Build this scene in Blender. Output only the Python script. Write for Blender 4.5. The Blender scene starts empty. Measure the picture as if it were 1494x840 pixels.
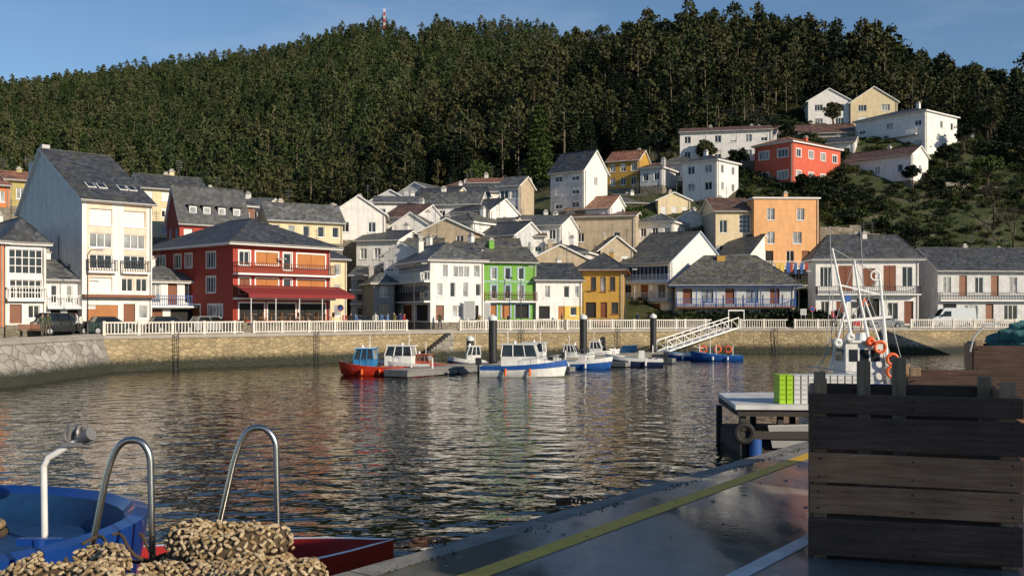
import bpy, bmesh, math, random
from mathutils import Vector, Matrix, noise
random.seed(7)
R=random.random
def U(a,b): return a+(b-a)*random.random()
scene=bpy.context.scene
CX,HY,F,CZ=747.0,458.0,1452.0,4.5
def WX(px,D): return (px-CX)*D/F
def WZ(y,D): return CZ+(HY-y)*D/F
def W(px,D,z=0.0): return Vector((WX(px,D),D,z))
QZ=2.8
# ------------------------------------------------------------ materials
MC={}
def newmat(name):
    m=bpy.data.materials.new(name); m.use_nodes=True
    nt=m.node_tree; b=nt.nodes['Principled BSDF']
    return m,nt,b
def N(nt,t,**k):
    n=nt.nodes.new(t)
    for a,v in k.items(): setattr(n,a,v)
    return n
def coords(nt,scale=(1,1,1),rot=(0,0,0),kind='Object'):
    tc=N(nt,'ShaderNodeTexCoord'); mp=N(nt,'ShaderNodeMapping')
    mp.inputs['Scale'].default_value=scale; mp.inputs['Rotation'].default_value=rot
    nt.links.new(tc.outputs[kind],mp.inputs[0]); return mp.outputs[0]
def noise_n(nt,co,scale,detail=4,rough=.6):
    n=N(nt,'ShaderNodeTexNoise'); n.inputs['Scale'].default_value=scale
    n.inputs['Detail'].default_value=detail; n.inputs['Roughness'].default_value=rough
    nt.links.new(co,n.inputs['Vector']); return n.outputs[0]
def ramp(nt,fac,stops):
    r=N(nt,'ShaderNodeValToRGB'); e=r.color_ramp.elements
    while len(e)<len(stops): e.new(.5)
    for i,(p,c) in enumerate(stops):
        e[i].position=p; e[i].color=(c[0],c[1],c[2],1) if hasattr(c,'__len__') else (c,c,c,1)
    nt.links.new(fac,r.inputs[0]); return r.outputs[0]
def mixc(nt,fac,a,b,mode='MIX'):
    m=N(nt,'ShaderNodeMix',data_type='RGBA',blend_type=mode)
    for s,v in ((0,fac),(6,a),(7,b)):
        if hasattr(v,'default_value') or hasattr(v,'is_linked'): nt.links.new(v,m.inputs[s])
        else: m.inputs[s].default_value=v if s==0 else (v[0],v[1],v[2],1)
    return m.outputs[2]
def bump(nt,b,h,strength=.4,dist=.02):
    n=N(nt,'ShaderNodeBump'); n.inputs['Strength'].default_value=strength; n.inputs['Distance'].default_value=dist
    nt.links.new(h,n.inputs['Height']); nt.links.new(n.outputs[0],b.inputs['Normal'])
def mul(c,k): return tuple(min(1,x*k) for x in c)
def paint(name,col,rough=.7,var=.2,scale=1.2,bs=.2,streak=True,metal=0):
    if name in MC: return MC[name]
    m,nt,b=newmat(name)
    co=coords(nt); n1=noise_n(nt,co,scale,6)
    c=ramp(nt,n1,[(.25,mul(col,1-var)),(.6,col),(.85,mul(col,1+var*.3))])
    if streak:
        co2=coords(nt,(2.2,2.2,.18)); n2=noise_n(nt,co2,1.2,5,.65)
        f=ramp(nt,n2,[(.46,0),(.75,.6)])
        g=tuple(x*.55+.03 for x in col); c=mixc(nt,f,c,g)
    nt.links.new(c,b.inputs['Base Color']); b.inputs['Roughness'].default_value=rough
    b.inputs['Metallic'].default_value=metal
    if bs: bump(nt,b,noise_n(nt,co,12,3),bs,.02)
    MC[name]=m; return m
def glassm(name,col,rough=.06):
    if name in MC: return MC[name]
    m,nt,b=newmat(name); co=coords(nt); n1=noise_n(nt,co,.7,2)
    nt.links.new(ramp(nt,n1,[(.35,mul(col,.6)),(.7,mul(col,1.6))]),b.inputs['Base Color'])
    b.inputs['Roughness'].default_value=rough; MC[name]=m; return m
def slate(name,col,moss=(.12,.11,.05),mossa=.5):
    m,nt,b=newmat(name); co=coords(nt)
    v=N(nt,'ShaderNodeTexVoronoi'); v.inputs['Scale'].default_value=2.8; nt.links.new(co,v.inputs['Vector'])
    n1=noise_n(nt,co,.8,6,.7)
    sep=N(nt,'ShaderNodeSeparateColor'); nt.links.new(v.outputs['Color'],sep.inputs[0])
    c1=ramp(nt,sep.outputs[0],[(.1,mul(col,.6)),(.6,col),(1,mul(col,1.7))])
    c2=mixc(nt,ramp(nt,n1,[(.5,0),(.72,mossa)]),c1,moss)
    nt.links.new(c2,b.inputs['Base Color']); b.inputs['Roughness'].default_value=.55
    cz=coords(nt,(0.3,.3,1)); w=N(nt,'ShaderNodeTexWave',wave_type='BANDS',bands_direction='Z',wave_profile='SAW'); w.inputs['Scale'].default_value=2.2
    nt.links.new(cz,w.inputs['Vector']); bump(nt,b,w.outputs[1],.6,.04)
    MC[name]=m; return m
def stonem(name,c1,c2,mortar,scale=1.0,rot=0,wet=True):
    m,nt,b=newmat(name)
    co=coords(nt,(1,1,1.7))
    nz=N(nt,'ShaderNodeTexNoise'); nz.inputs['Scale'].default_value=2; nt.links.new(co,nz.inputs['Vector'])
    mx=N(nt,'ShaderNodeMix',data_type='RGBA'); mx.inputs[0].default_value=.12
    nt.links.new(co,mx.inputs[6]); nt.links.new(nz.outputs['Color'],mx.inputs[7])
    v=N(nt,'ShaderNodeTexVoronoi'); v.inputs['Scale'].default_value=scale; nt.links.new(mx.outputs[2],v.inputs['Vector'])
    e=N(nt,'ShaderNodeTexVoronoi',feature='DISTANCE_TO_EDGE'); e.inputs['Scale'].default_value=scale; nt.links.new(mx.outputs[2],e.inputs['Vector'])
    sep=N(nt,'ShaderNodeSeparateColor'); nt.links.new(v.outputs['Color'],sep.inputs[0])
    c=ramp(nt,sep.outputs[0],[(0,c1),(1,c2)])
    n1=noise_n(nt,coords(nt),3,5,.7); c=mixc(nt,ramp(nt,n1,[(.4,0),(.8,.6)]),c,mul(c1,.6))
    n4=noise_n(nt,coords(nt),.25,4,.6); c=mixc(nt,ramp(nt,n4,[(.45,0),(.7,.6)]),c,mul(c1,.45))
    ed=ramp(nt,e.outputs[0],[(.0,.75),(.06,0)]); c=mixc(nt,ed,c,mortar)
    if wet:
        g=N(nt,'ShaderNodeNewGeometry'); s=N(nt,'ShaderNodeSeparateXYZ'); nt.links.new(g.outputs['Position'],s.inputs[0])
        mth=N(nt,'ShaderNodeMath',operation='MULTIPLY_ADD'); nt.links.new(n1,mth.inputs[0]); mth.inputs[1].default_value=-.9; nt.links.new(s.outputs[2],mth.inputs[2])
        f=ramp(nt,mth.outputs[0],[(.15,1),(.75,0)])
        c=mixc(nt,f,c,(.03,.032,.018))
    nt.links.new(c,b.inputs['Base Color']); b.inputs['Roughness'].default_value=.85
    bump(nt,b,ramp(nt,e.outputs[0],[(0,0),(.15,1)]),.8,.06); MC[name]=m; return m
WHITE=paint('white_wall',(.82,.80,.76)); WHITE2=paint('grey_white_wall',(.60,.61,.61),var=.35)
CREAM=paint('cream_wall',(.74,.61,.38)); BEIGE=paint('beige_wall',(.52,.42,.29),var=.35)
PEACH=paint('peach_wall',(.82,.43,.18)); PEACH2=paint('pale_peach',(.80,.62,.48))
RED=paint('red_wall',(.38,.040,.022)); CORAL=paint('coral_wall',(.62,.11,.055)); GREEN=paint('green_wall',(.16,.40,.05))
OCHRE=paint('ochre_wall',(.50,.29,.05)); YELLOW=paint('yellow_wall',(.74,.52,.09)); GREY=paint('cement_wall',(.36,.35,.33),var=.35)
OLIVE=paint('olive_wall',(.42,.36,.12)); ORANGE=paint('orange_wall',(.65,.2,.05)); BRICK=paint('brown_wall',(.25,.10,.06))
TRIM=paint('white_trim',(.8,.8,.78),.5,.08,streak=False,bs=0); BLUET=paint('blue_trim',(.03,.10,.34),.4,.1,streak=False,bs=0)
PALEB=paint('pale_blue_trim',(.35,.45,.6),.5,.1,streak=False,bs=0)
BROWN=paint('brown_wood',(.20,.065,.025),.5,.25,streak=False); ORW=paint('orange_wood',(.45,.17,.04),.5,.25,streak=False)
DARKM=paint('dark_iron',(.03,.03,.035),.4,.2,streak=False,bs=0); BLIND=paint('blind_white',(.75,.74,.70),.6,.1,streak=False,bs=0)
CEM=paint('cement',(.42,.40,.37),.85,.3)
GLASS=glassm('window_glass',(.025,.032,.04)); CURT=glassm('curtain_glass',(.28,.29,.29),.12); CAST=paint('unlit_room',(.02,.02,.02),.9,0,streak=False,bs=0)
SL=slate('slate_roof',(.05,.055,.065)); SL2=slate('mossy_slate_roof',(.09,.09,.085),(.16,.15,.06),.8); TILE=slate('clay_tile_roof',(.24,.11,.065),(.15,.11,.06),.5)
SLG=slate('grey_slate_roof',(.10,.105,.11),(.2,.19,.12),.5); BROOF=slate('brown_tile_roof',(.13,.07,.05),(.09,.08,.05),.5)
STONE=stonem('quay_stone',(.46,.36,.20),(.27,.21,.12),(.14,.12,.08),1.9)
RUBBLE=stonem('rubble_stone',(.50,.47,.41),(.26,.24,.20),(.10,.09,.07),1.1)
RET=stonem('retaining_stone',(.30,.27,.21),(.17,.155,.12),(.1,.09,.07),1.5,wet=False)
def simple(name,col,rough=.5,metal=0,coat=0,var=.12,scale=3):
    m=paint(name,col,rough,var,scale,0,False,metal)
    b=m.node_tree.nodes['Principled BSDF']
    if coat: b.inputs['Coat Weight'].default_value=coat
    return m
# ------------------------------------------------------------ mesh builder
class MB:
    def __init__(s): s.v=[];s.f=[];s.m=[];s.mats=[]
    def mi(s,m):
        if m not in s.mats: s.mats.append(m)
        return s.mats.index(m)
    def face(s,pts,mat):
        i=len(s.v); s.v+= [tuple(p) for p in pts]; s.f.append(tuple(range(i,i+len(pts)))); s.m.append(s.mi(mat))
    def box(s,a,b,mat,M=None):
        x0,y0,z0=a;x1,y1,z1=b
        P=[Vector(p) for p in ((x0,y0,z0),(x1,y0,z0),(x1,y1,z0),(x0,y1,z0),(x0,y0,z1),(x1,y0,z1),(x1,y1,z1),(x0,y1,z1))]
        if M: P=[M@p for p in P]
        i=len(s.v); s.v+=[tuple(p) for p in P]
        for f in ((3,2,1,0),(4,5,6,7),(0,1,5,4),(1,2,6,5),(2,3,7,6),(3,0,4,7)):
            s.f.append(tuple(i+j for j in f)); s.m.append(s.mi(mat))
    def beam(s,p0,p1,w,h,mat):
        p0=Vector(p0);p1=Vector(p1);d=p1-p0;l=d.length
        q=d.to_track_quat('X','Z').to_matrix().to_4x4()
        s.box((0,-w/2,-h/2),(l,w/2,h/2),mat,Matrix.Translation(p0)@q)
    def cyl(s,p0,p1,r0,r1,mat,n=8,cap=True):
        p0=Vector(p0);p1=Vector(p1);q=(p1-p0).to_track_quat('Z','Y')
        i=len(s.v)
        for p,r in((p0,r0),(p1,r1)):
            for k in range(n):
                a=2*math.pi*k/n; s.v.append(tuple(p+q@Vector((r*math.cos(a),r*math.sin(a),0))))
        m=s.mi(mat)
        for k in range(n):
            s.f.append((i+k,i+(k+1)%n,i+n+(k+1)%n,i+n+k)); s.m.append(m)
        if cap:
            s.f.append(tuple(i+n+k for k in range(n))); s.m.append(m)
            s.f.append(tuple(i+n-1-k for k in range(n))); s.m.append(m)
    def tube(s,pts,r,mat,n=8):
        pts=[Vector(p) for p in pts]; i=len(s.v); m=s.mi(mat)
        rr=r if hasattr(r,'__len__') else [r]*len(pts)
        for j,p in enumerate(pts):
            d=(pts[min(j+1,len(pts)-1)]-pts[max(j-1,0)]).normalized()
            up=Vector((0,0,1)) if abs(d.z)<.9 else Vector((1,0,0))
            if j==0: a=d.cross(up).normalized()
            a=(a-d*a.dot(d)).normalized(); b=d.cross(a)
            for k in range(n):
                t=2*math.pi*k/n; s.v.append(tuple(p+(a*math.cos(t)+b*math.sin(t))*rr[j]))
        for j in range(len(pts)-1):
            for k in range(n):
                s.f.append((i+j*n+k,i+j*n+(k+1)%n,i+(j+1)*n+(k+1)%n,i+(j+1)*n+k)); s.m.append(m)
        e=len(pts)-1
        s.f.append(tuple(i+n-1-k for k in range(n))); s.m.append(m)
        s.f.append(tuple(i+e*n+k for k in range(n))); s.m.append(m)
    def torus(s,c,Rr,r,mat,ax='z',n=18,k=8):
        i=len(s.v); m=s.mi(mat); c=Vector(c)
        for a in range(n):
            t=2*math.pi*a/n
            for b in range(k):
                u=2*math.pi*b/k; x=(Rr+r*math.cos(u))*math.cos(t); y=(Rr+r*math.cos(u))*math.sin(t); z=r*math.sin(u)
                p={'z':(x,y,z),'y':(x,z,y),'x':(z,x,y)}[ax]; s.v.append(tuple(c+Vector(p)))
        for a in range(n):
            for b in range(k):
                s.f.append((i+a*k+b,i+((a+1)%n)*k+b,i+((a+1)%n)*k+(b+1)%k,i+a*k+(b+1)%k)); s.m.append(m)
    def slab(s,pts,t,mat,edge=None):
        pts=[Vector(p) for p in pts]; lo=[p-Vector((0,0,t)) for p in pts]; edge=edge or mat
        s.face(pts,mat); s.face(lo[::-1],edge)
        for a in range(len(pts)):
            b=(a+1)%len(pts); s.face([pts[a],lo[a],lo[b],pts[b]],edge)
    def obj(s,name,parent=None,smooth=False,loc=None,rotz=0,bevel=0,coll=None):
        me=bpy.data.meshes.new(name); me.from_pydata(s.v,[],s.f)
        for m in s.mats: me.materials.append(m)
        me.polygons.foreach_set('material_index',s.m)
        if smooth:
            bm=bmesh.new(); bm.from_mesh(me); bmesh.ops.remove_doubles(bm,verts=bm.verts,dist=.0005); bm.to_mesh(me); bm.free()
            me.polygons.foreach_set('use_smooth',[True]*len(me.polygons)); me.set_sharp_from_angle(angle=math.radians(40))
        me.update()
        o=bpy.data.objects.new(name,me); (coll or scene.collection).objects.link(o)
        if loc is not None: o.location=loc
        o.rotation_euler[2]=rotz
        if parent: o.parent=parent
        if bevel:
            b=o.modifiers.new('bevel','BEVEL'); b.width=bevel; b.segments=2; b.limit_method='ANGLE'
        return o
def empty(name,loc,rotz=0):
    e=bpy.data.objects.new(name,None); e.empty_display_size=.5; e.location=loc; e.rotation_euler[2]=rotz; scene.collection.objects.link(e); return e
# ------------------------------------------------------------ world, sun, camera
AZ=math.radians(49); EL=math.radians(21)
S=Vector((math.sin(AZ)*math.cos(EL),-math.cos(AZ)*math.cos(EL),math.sin(EL)))
w=bpy.data.worlds.new('World'); scene.world=w; w.use_nodes=True; nt=w.node_tree
sky=N(nt,'ShaderNodeTexSky',sky_type='NISHITA',sun_disc=False)
sky.sun_elevation=EL; sky.sun_rotation=math.atan2(S.x,S.y); sky.air_density=1.0; sky.dust_density=.05; sky.ozone_density=4.0
bg=nt.nodes['Background']; bg.inputs[1].default_value=.108
tc=N(nt,'ShaderNodeTexCoord'); mp=N(nt,'ShaderNodeMapping'); mp.inputs['Scale'].default_value=(1.2,1.2,6); mp.inputs['Rotation'].default_value=(0,.25,0); mp.inputs['Location'].default_value=(.6,0,0)
nt.links.new(tc.outputs['Generated'],mp.inputs[0])
cn=noise_n(nt,mp.outputs[0],2.2,7,.6); cf=ramp(nt,cn,[(.56,0),(.85,.35)])
nt.links.new(mixc(nt,cf,sky.outputs[0],(5.0,5.6,6.4)),bg.inputs[0])
sd=bpy.data.lights.new('sun','SUN'); sd.energy=5.0; sd.angle=math.radians(.5); sd.color=(1,.85,.65)
so=bpy.data.objects.new('sun',sd); scene.collection.objects.link(so); so.rotation_euler=(-S).to_track_quat('-Z','Y').to_euler(); so.location=(30,-40,40)
cam=bpy.data.cameras.new('camera'); co_=bpy.data.objects.new('camera',cam); scene.collection.objects.link(co_)
cam.lens=35; cam.sensor_width=36; cam.shift_y=38/1494; cam.clip_end=6000; cam.clip_start=.1
co_.location=(0,0,CZ); co_.rotation_euler=(math.pi/2,0,0); scene.camera=co_
scene.view_settings.view_transform='Standard'; scene.view_settings.look='None'; scene.view_settings.exposure=0
# ------------------------------------------------------------ terrain
def interp(tab,x):
    if x<=tab[0][0]: return tab[0][1]
    for (a,b),(c,d) in zip(tab,tab[1:]):
        if x<=c: return b+(d-b)*(x-a)/(c-a)
    return tab[-1][1]
EDGE=[(-600,38),(-300,50),(0,63),(150,78),(600,99),(1050,115),(1200,116),(1500,121),(2200,128)]
ROWS=[95,115,135,155,180,215,270,350,450,600,800]
COLS=[(-400,[2,7,12,16,19,22,24,24,20,10,0]),(0,[2,7,12,16,19,22,24,24,20,10,0]),(300,[2,5,9,13,17,20,22,22,20,10,0]),
(430,[2,4,9,13,17,20,24,27,22,5,0]),(540,[2,2.6,9,15,20,26,35,45,46,14,0]),(620,[2,2.4,10,17,24,32,45,62,79,35,0]),
(700,[2,2.2,10,18,26,36,52,74,96,60,15]),(840,[2,2.2,9,21,29,42,60,84,107,80,30]),(960,[2,2,7,22,31,45,65,89,108,88,40]),
(1070,[2,2,6,22,34,47,66,91,111,95,50]),(1150,[2,2,5,22,34,48,66,90,109,95,50]),(1280,[2,2,3,21,36,46,62,84,105,90,50]),
(1400,[2,2,3,21,35,43,55,74,94,80,40]),(1494,[2,2,3,20,33,41,52,69,88,70,40]),(1900,[2,2,3,15,26,34,44,58,72,60,40]),(2500,[2,2,3,15,26,34,44,58,70,60,40])]
def nearz(px,D):
    e=interp(EDGE,px)
    if D<e+4: return -4.0
    cols=[(c,interp(list(zip(ROWS,z)),D)) for c,z in COLS]
    z=interp(cols,px)
    X=WX(px,D)
    if D>200: z+=noise.noise(Vector((X*.012,D*.012,0)))*min(8,(D-200)*.06)
    elif z>4: z+=noise.noise(Vector((X*.15,D*.15,4)))*1.2
    return z
SKY=[(-700,170),(-300,135),(0,112),(60,108),(150,100),(250,85),(350,72),(420,60),(480,40),(540,27),(575,32),(603,50),(640,27),(700,25),(800,36),(840,46),(950,60),(1300,150)]
def farz(px,D):
    y=interp(SKY,px)+27; zr=WZ(y,900); t=(D-250)/650.
    if t<=1: z=14+(zr-14)*max(t,0)**1.05
    else: z=zr-(D-900)*.45
    x=WX(px,D); tt=max(0,min(1,t))
    z+=noise.noise(Vector((x*.0075,D*.004,3)))*46*min(1,tt*2)*(1-tt)+noise.noise(Vector((x*.02,D*.02,8)))*6
    return z
def gmat(name,a,b,c):
    m,nt,bb=newmat(name); co=coords(nt); n1=noise_n(nt,co,.25,8,.7); n2=noise_n(nt,co,2.5,5,.7)
    k=ramp(nt,n1,[(.35,a),(.5,b),(.66,c)]); k=mixc(nt,ramp(nt,n2,[(.35,.0),(.7,.8)]),k,mul(a,.4))
    nt.links.new(k,bb.inputs['Base Color']); bb.inputs['Roughness'].default_value=.95; bump(nt,bb,n2,1,.5); return m
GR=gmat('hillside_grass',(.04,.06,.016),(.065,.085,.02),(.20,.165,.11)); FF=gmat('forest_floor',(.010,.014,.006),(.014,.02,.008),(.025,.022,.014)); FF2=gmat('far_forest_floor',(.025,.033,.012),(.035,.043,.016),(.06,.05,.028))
def grid(name,pxs,Ds,fn,mf,far=None):
    v=[];f=[]
    for D in Ds:
        for p in pxs: v.append((WX(p,D),D,fn(p,D)))
    n=len(pxs)
    for i in range(len(Ds)-1):
        for j in range(n-1): f.append((i*n+j,i*n+j+1,(i+1)*n+j+1,(i+1)*n+j))
    me=bpy.data.meshes.new(name); me.from_pydata(v,[],f); me.materials.append(GR); me.materials.append(far or FF)
    for p in me.polygons:
        p.material_index=1 if mf(p.center) else 0; p.use_smooth=True
    o=bpy.data.objects.new(name,me); scene.collection.objects.link(o); return o
pxs=[-600+i*16 for i in range(194)]; Ds=[40+i*2.5 for i in range(84)]+[252+i*12 for i in range(46)]
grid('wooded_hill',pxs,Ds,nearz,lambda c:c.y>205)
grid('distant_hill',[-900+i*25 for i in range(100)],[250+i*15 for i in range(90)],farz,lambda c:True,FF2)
# ------------------------------------------------------------ water
m,nt,b=newmat('harbour_water'); co=coords(nt,(1,1.25,1),(0,0,.2)); 
n1=noise_n(nt,co,.85,1.5,.4); n2=noise_n(nt,coords(nt,(1,1.3,1),(0,0,-.5)),2.4,1.5,.45); n0=noise_n(nt,coords(nt),.05,3,.5)
a1=N(nt,'ShaderNodeMath',operation='MULTIPLY_ADD'); nt.links.new(n2,a1.inputs[0]); a1.inputs[1].default_value=.22; nt.links.new(n1,a1.inputs[2])
a2=N(nt,'ShaderNodeMath',operation='MULTIPLY'); nt.links.new(a1.outputs[0],a2.inputs[0]); nt.links.new(ramp(nt,n0,[(.3,.6),(.7,1.0)]),a2.inputs[1])
b.inputs['Base Color'].default_value=(.003,.006,.006,1); b.inputs['Roughness'].default_value=.01; b.inputs['IOR'].default_value=1.33
bump(nt,b,a2.outputs[0],1.0,.135)
mb=MB(); mb.face([(-3000,-3000,0),(3000,-3000,0),(3000,400,0),(-3000,400,0)],m); mb.obj('water')
# ------------------------------------------------------------ far quay
ROAD=paint('street_surface',(.16,.155,.15),.9,.25,.8,.2,False); PAVE=paint('quay_paving',(.36,.33,.29),.9,.25,.8,.2,False)
QP=[W(p,d) for p,d in EDGE]
mb=MB()
pts=[Vector((p.x,p.y,QZ)) for p in QP]
back=[Vector((WX(px,d),d+ (75 if px<900 else 30),QZ)) for px,d in EDGE]
for i in range(len(pts)-1): mb.face([pts[i],pts[i+1],back[i+1],back[i]],ROAD)
mb.obj('street')
mb=MB()
def vn(i):
    ns=[]
    for a,c in((i-1,i),(i,i+1)):
        if 0<=a and c<len(QP): d=(QP[c]-QP[a]).normalized(); ns.append(Vector((d.y,-d.x,0)))
    return sum(ns,Vector()).normalized()
VN=[vn(i) for i in range(len(QP))]
for i in range(len(QP)-1):
    a,c=QP[i],QP[i+1]
    oa=[1.8,1.8,1.8,1.2,.15,.15,.15,.15,.15][i]; ob=[1.8,1.8,1.8,1.2,.15,.15,.15,.15,.15][i+1]
    mat=RUBBLE if i<3 else STONE
    if i==3: ob=.15; oa=1.2
    j=12
    for k in range(j):
        t0,t1=k/j,(k+1)/j
        if i==3: f0=max(.15,1.2*(1-t0*5)); f1=max(.15,1.2*(1-t1*5))
        else: f0=oa+(ob-oa)*t0; f1=oa+(ob-oa)*t1
        n0_=VN[i].lerp(VN[i+1],t0); n1_=VN[i].lerp(VN[i+1],t1)
        p=a+(c-a)*t0; q=a+(c-a)*t1
        for z0,z1 in((-1.5,1.2),(1.2,2.55)):
            g=lambda z:(2.55-z)/2.55
            Z=lambda z:Vector((0,0,z))
            mb.face([p+n0_*f0*g(z0)+Z(z0),q+n1_*f1*g(z0)+Z(z0),q+n1_*f1*g(z1)+Z(z1),p+n0_*f0*g(z1)+Z(z1)],mat)
    Zq=lambda v,o,z:v+Vector((0,0,z))+o
    mb.slab([Zq(a,VN[i]*.12,QZ+.03),Zq(c,VN[i+1]*.12,QZ+.03),Zq(c,-VN[i+1]*.5,QZ+.03),Zq(a,-VN[i]*.5,QZ+.03)],.3,PAVE)
    k=3.2 if i>=3 else 1.5
    mb.slab([Zq(a,-VN[i]*.5,QZ+.12),Zq(c,-VN[i+1]*.5,QZ+.12),Zq(c,-VN[i+1]*k,QZ+.12),Zq(a,-VN[i]*k,QZ+.12)],.3,PAVE)
mb.obj('quay_wall')
mb=MB(); A=W(1285,117.2,QZ+.01);Bp=W(1330,122,QZ+.01);C=W(1455,115,-.3);Dd=W(1400,109,-.3)
mb.slab([A,Dd,C,Bp],3.2,STONE,RUBBLE); mb.obj('slipway')
mb=MB(); d=(W(1050,115,0)-W(600,99,0)).normalized(); n=Vector((d.y,-d.x,0)); a=W(600,99,0)
for k in range(12):
    p=a+d*(3.6-.3*k); M=Matrix.Translation(p)@Matrix.Rotation(math.atan2(d.y,d.x),4,'Z')
    mb.box((0,-1.6,-1),(.3,-.19,QZ-.22*k-.2),RUBBLE,M)
mb.obj('stone_steps')
RAIL=paint('concrete_rail',(.74,.70,.62),.8,.25,3,0,True)
def lerp_edge(px):
    t=(px-CX)/F
    for a,c in zip(QP,QP[1:]):
        den=(c.x-a.x)-t*(c.y-a.y); s=(t*a.y-a.x)/den
        if 0<=s<=1: return a+(c-a)*s
def balustrade(p0,p1,h=1.05,mat=RAIL,name='balustrade'):
    a=lerp_edge(p0); c=lerp_edge(p1); 
    L=(c-a).length; d=(c-a)/L; n=Vector((d.y,-d.x,0)); a=a-n*.3
    M=Matrix.Translation(a+Vector((0,0,QZ+.03)))@Matrix.Rotation(math.atan2(d.y,d.x),4,'Z'); mb=MB()
    mb.box((0,-.08,h-.11),(L,.08,h),mat,M); mb.box((0,-.08,.06),(L,.08,.15),mat,M)
    k=0; x=.1
    while x<L-.1:
        if k%10==0: mb.box((x-.11,-.11,0),(x+.11,.11,h+.06),mat,M)
        else: mb.box((x-.04,-.05,.15),(x+.04,.05,h-.11),mat,M)
        x+=.28;k+=1
    mb.obj(name)
for p in ((152,358),(371,598),(672,824),(828,1000),(1000,1040),(1080,1150),(1160,1262),(1330,1500)): balustrade(*p)
TYRE=simple('tyre_rubber',(.02,.02,.02),.8)
for px in (255,460,760,900,1130):
    mb=MB(); p=lerp_edge(px); q=lerp_edge(px+4); d=(q-p).normalized(); n=Vector((d.y,-d.x,0)); o=n*.32
    for sx in(-.2,.2): mb.beam(p+o+d*sx+Vector((0,0,-.3)),p+o+d*sx+Vector((0,0,QZ+.3)),.05,.05,DARKM)
    for k in range(10): mb.beam(p+o-d*.2+Vector((0,0,k*.3)),p+o+d*.2+Vector((0,0,k*.3)),.03,.03,DARKM)
    mb.obj('quay_ladder')
# ------------------------------------------------------------ houses
FOOT=[]
def wallface(P,O,Uv,Nv,wd,ht,wins,wall,down,trim=None,fr=TRIM):
    O=Vector(O);Uv=Vector(Uv);Nv=Vector(Nv);Z=Vector((0,0,1))
    wins=[w_ for w_ in wins if w_[2]>w_[0] and w_[3]>w_[1]]
    us=sorted(set([0,wd]+[round(x,4) for w_ in wins for x in(w_[0],w_[2])])); vs=sorted(set([-down,0,ht]+[round(x,4) for w_ in wins for x in(w_[1],w_[3])]))
    pt=lambda u,v,n=0:O+Uv*u+Z*v+Nv*n
    wm=P['walls']
    for i in range(len(us)-1):
        for j in range(len(vs)-1):
            cu=(us[i]+us[i+1])/2;cv=(vs[j]+vs[j+1])/2
            if any(w_[0]<cu<w_[2] and w_[1]<cv<w_[3] for w_ in wins): continue
            mt=RET if cv<0 else wall(cu/wd,cv/ht) if callable(wall) else wall
            wm.face([pt(us[i],vs[j]),pt(us[i+1],vs[j]),pt(us[i+1],vs[j+1]),pt(us[i],vs[j+1])],mt)
    wn=P['windows']
    M=Matrix((( Uv.x,-Nv.x,0,O.x),(Uv.y,-Nv.y,0,O.y),(0,0,1,O.z),(0,0,0,1)))
    for w_ in wins:
        u0,v0,u1,v1,k=w_[:5]; dp=.16
        mt=wall((u0+u1)/2/wd,(v0+v1)/2/ht) if callable(wall) else wall
        wm.face([pt(u0,v0),pt(u0,v1),pt(u0,v1,-dp),pt(u0,v0,-dp)],mt); wm.face([pt(u1,v0),pt(u1,v0,-dp),pt(u1,v1,-dp),pt(u1,v1)],mt)
        wm.face([pt(u0,v1),pt(u1,v1),pt(u1,v1,-dp),pt(u0,v1,-dp)],mt); wm.face([pt(u0,v0),pt(u0,v0,-dp),pt(u1,v0,-dp),pt(u1,v0)],mt)
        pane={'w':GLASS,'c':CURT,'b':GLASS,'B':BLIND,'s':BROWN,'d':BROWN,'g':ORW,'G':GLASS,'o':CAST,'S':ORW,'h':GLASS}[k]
        if k=='w' and R()<.3: pane=CURT
        wn.face([pt(u0,v0,-dp),pt(u1,v0,-dp),pt(u1,v1,-dp),pt(u0,v1,-dp)],pane)
        b=lambda a0,b0,a1,b1,n0=.09,n1=.155,mm=fr: wn.box((a0,n0,b0),(a1,n1,b1),mm,M)
        if k in'wcbGh':
            t=.07
            b(u0,v0,u0+t,v1);b(u1-t,v0,u1,v1);b(u0+t,v1-t,u1-t,v1);b(u0+t,v0,u1-t,v0+t)
            n=max(1,round((u1-u0)/(.6 if k!='G' else .5)))
            for i in range(1,n):
                x=u0+(u1-u0)*i/n; b(x-.035,v0+t,x+.035,v1-t)
            if k=='G':
                m_=max(2,round((v1-v0)/.6))
                for i in range(1,m_):
                    z=v0+(v1-v0)*i/m_; b(u0+t,z-.03,u1-t,z+.03,.1,.15)
        if k=='b':
            z=v1-(v1-v0)*random.choice([.3,.5,.8,1]); b(u0+.02,z,u1-.02,v1-.01,.05,.085,BLIND)
        if k in 'sS':
            mm=BROWN if k=='s' else ORW
            x=(u0+u1)/2; b(u0,v0,x-.02,v1,.04,.10,mm); b(x+.02,v0,u1,v1,.04,.10,mm)
        if k in 'g':
            z=v0
            while z<v1-.2: b(u0,z,u1,z+.17,.1,.15,ORW); z+=.2
        if k in'wcbsBS' and v0>.3:
            wn.box((u0-.08,-.07,v0-.08),(u1+.08,.0,v0-.003),fr,M)
        if trim:
            for a in((u0-.14,v0,u0-.003,v1+.14),(u1+.003,v0,u1+.14,v1+.14),(u0-.003,v1+.003,u1+.003,v1+.14)):
                wn.box((a[0],-.03,a[1]),(a[2],-.001,a[3]),trim,M)
def gridw(nc,nr,wd,ht,k='w',ww=.9,wh=1.25,off=.0,skip=(),ground=None):
    out=[];sh=ht/nr; wh=min(wh,sh*.55)
    nc=max(1,min(nc,int(wd/1.6)))
    for r in range(nr):
        for c in range(nc):
            if (c,r) in skip: continue
            u=wd*(c+.5)/nc; v=r*sh+(sh-wh)*.5
            kk=random.choice(k) if len(k)>1 else k
            out.append((u-ww/2,v,u+ww/2,v+wh,kk))
    return out
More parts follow.
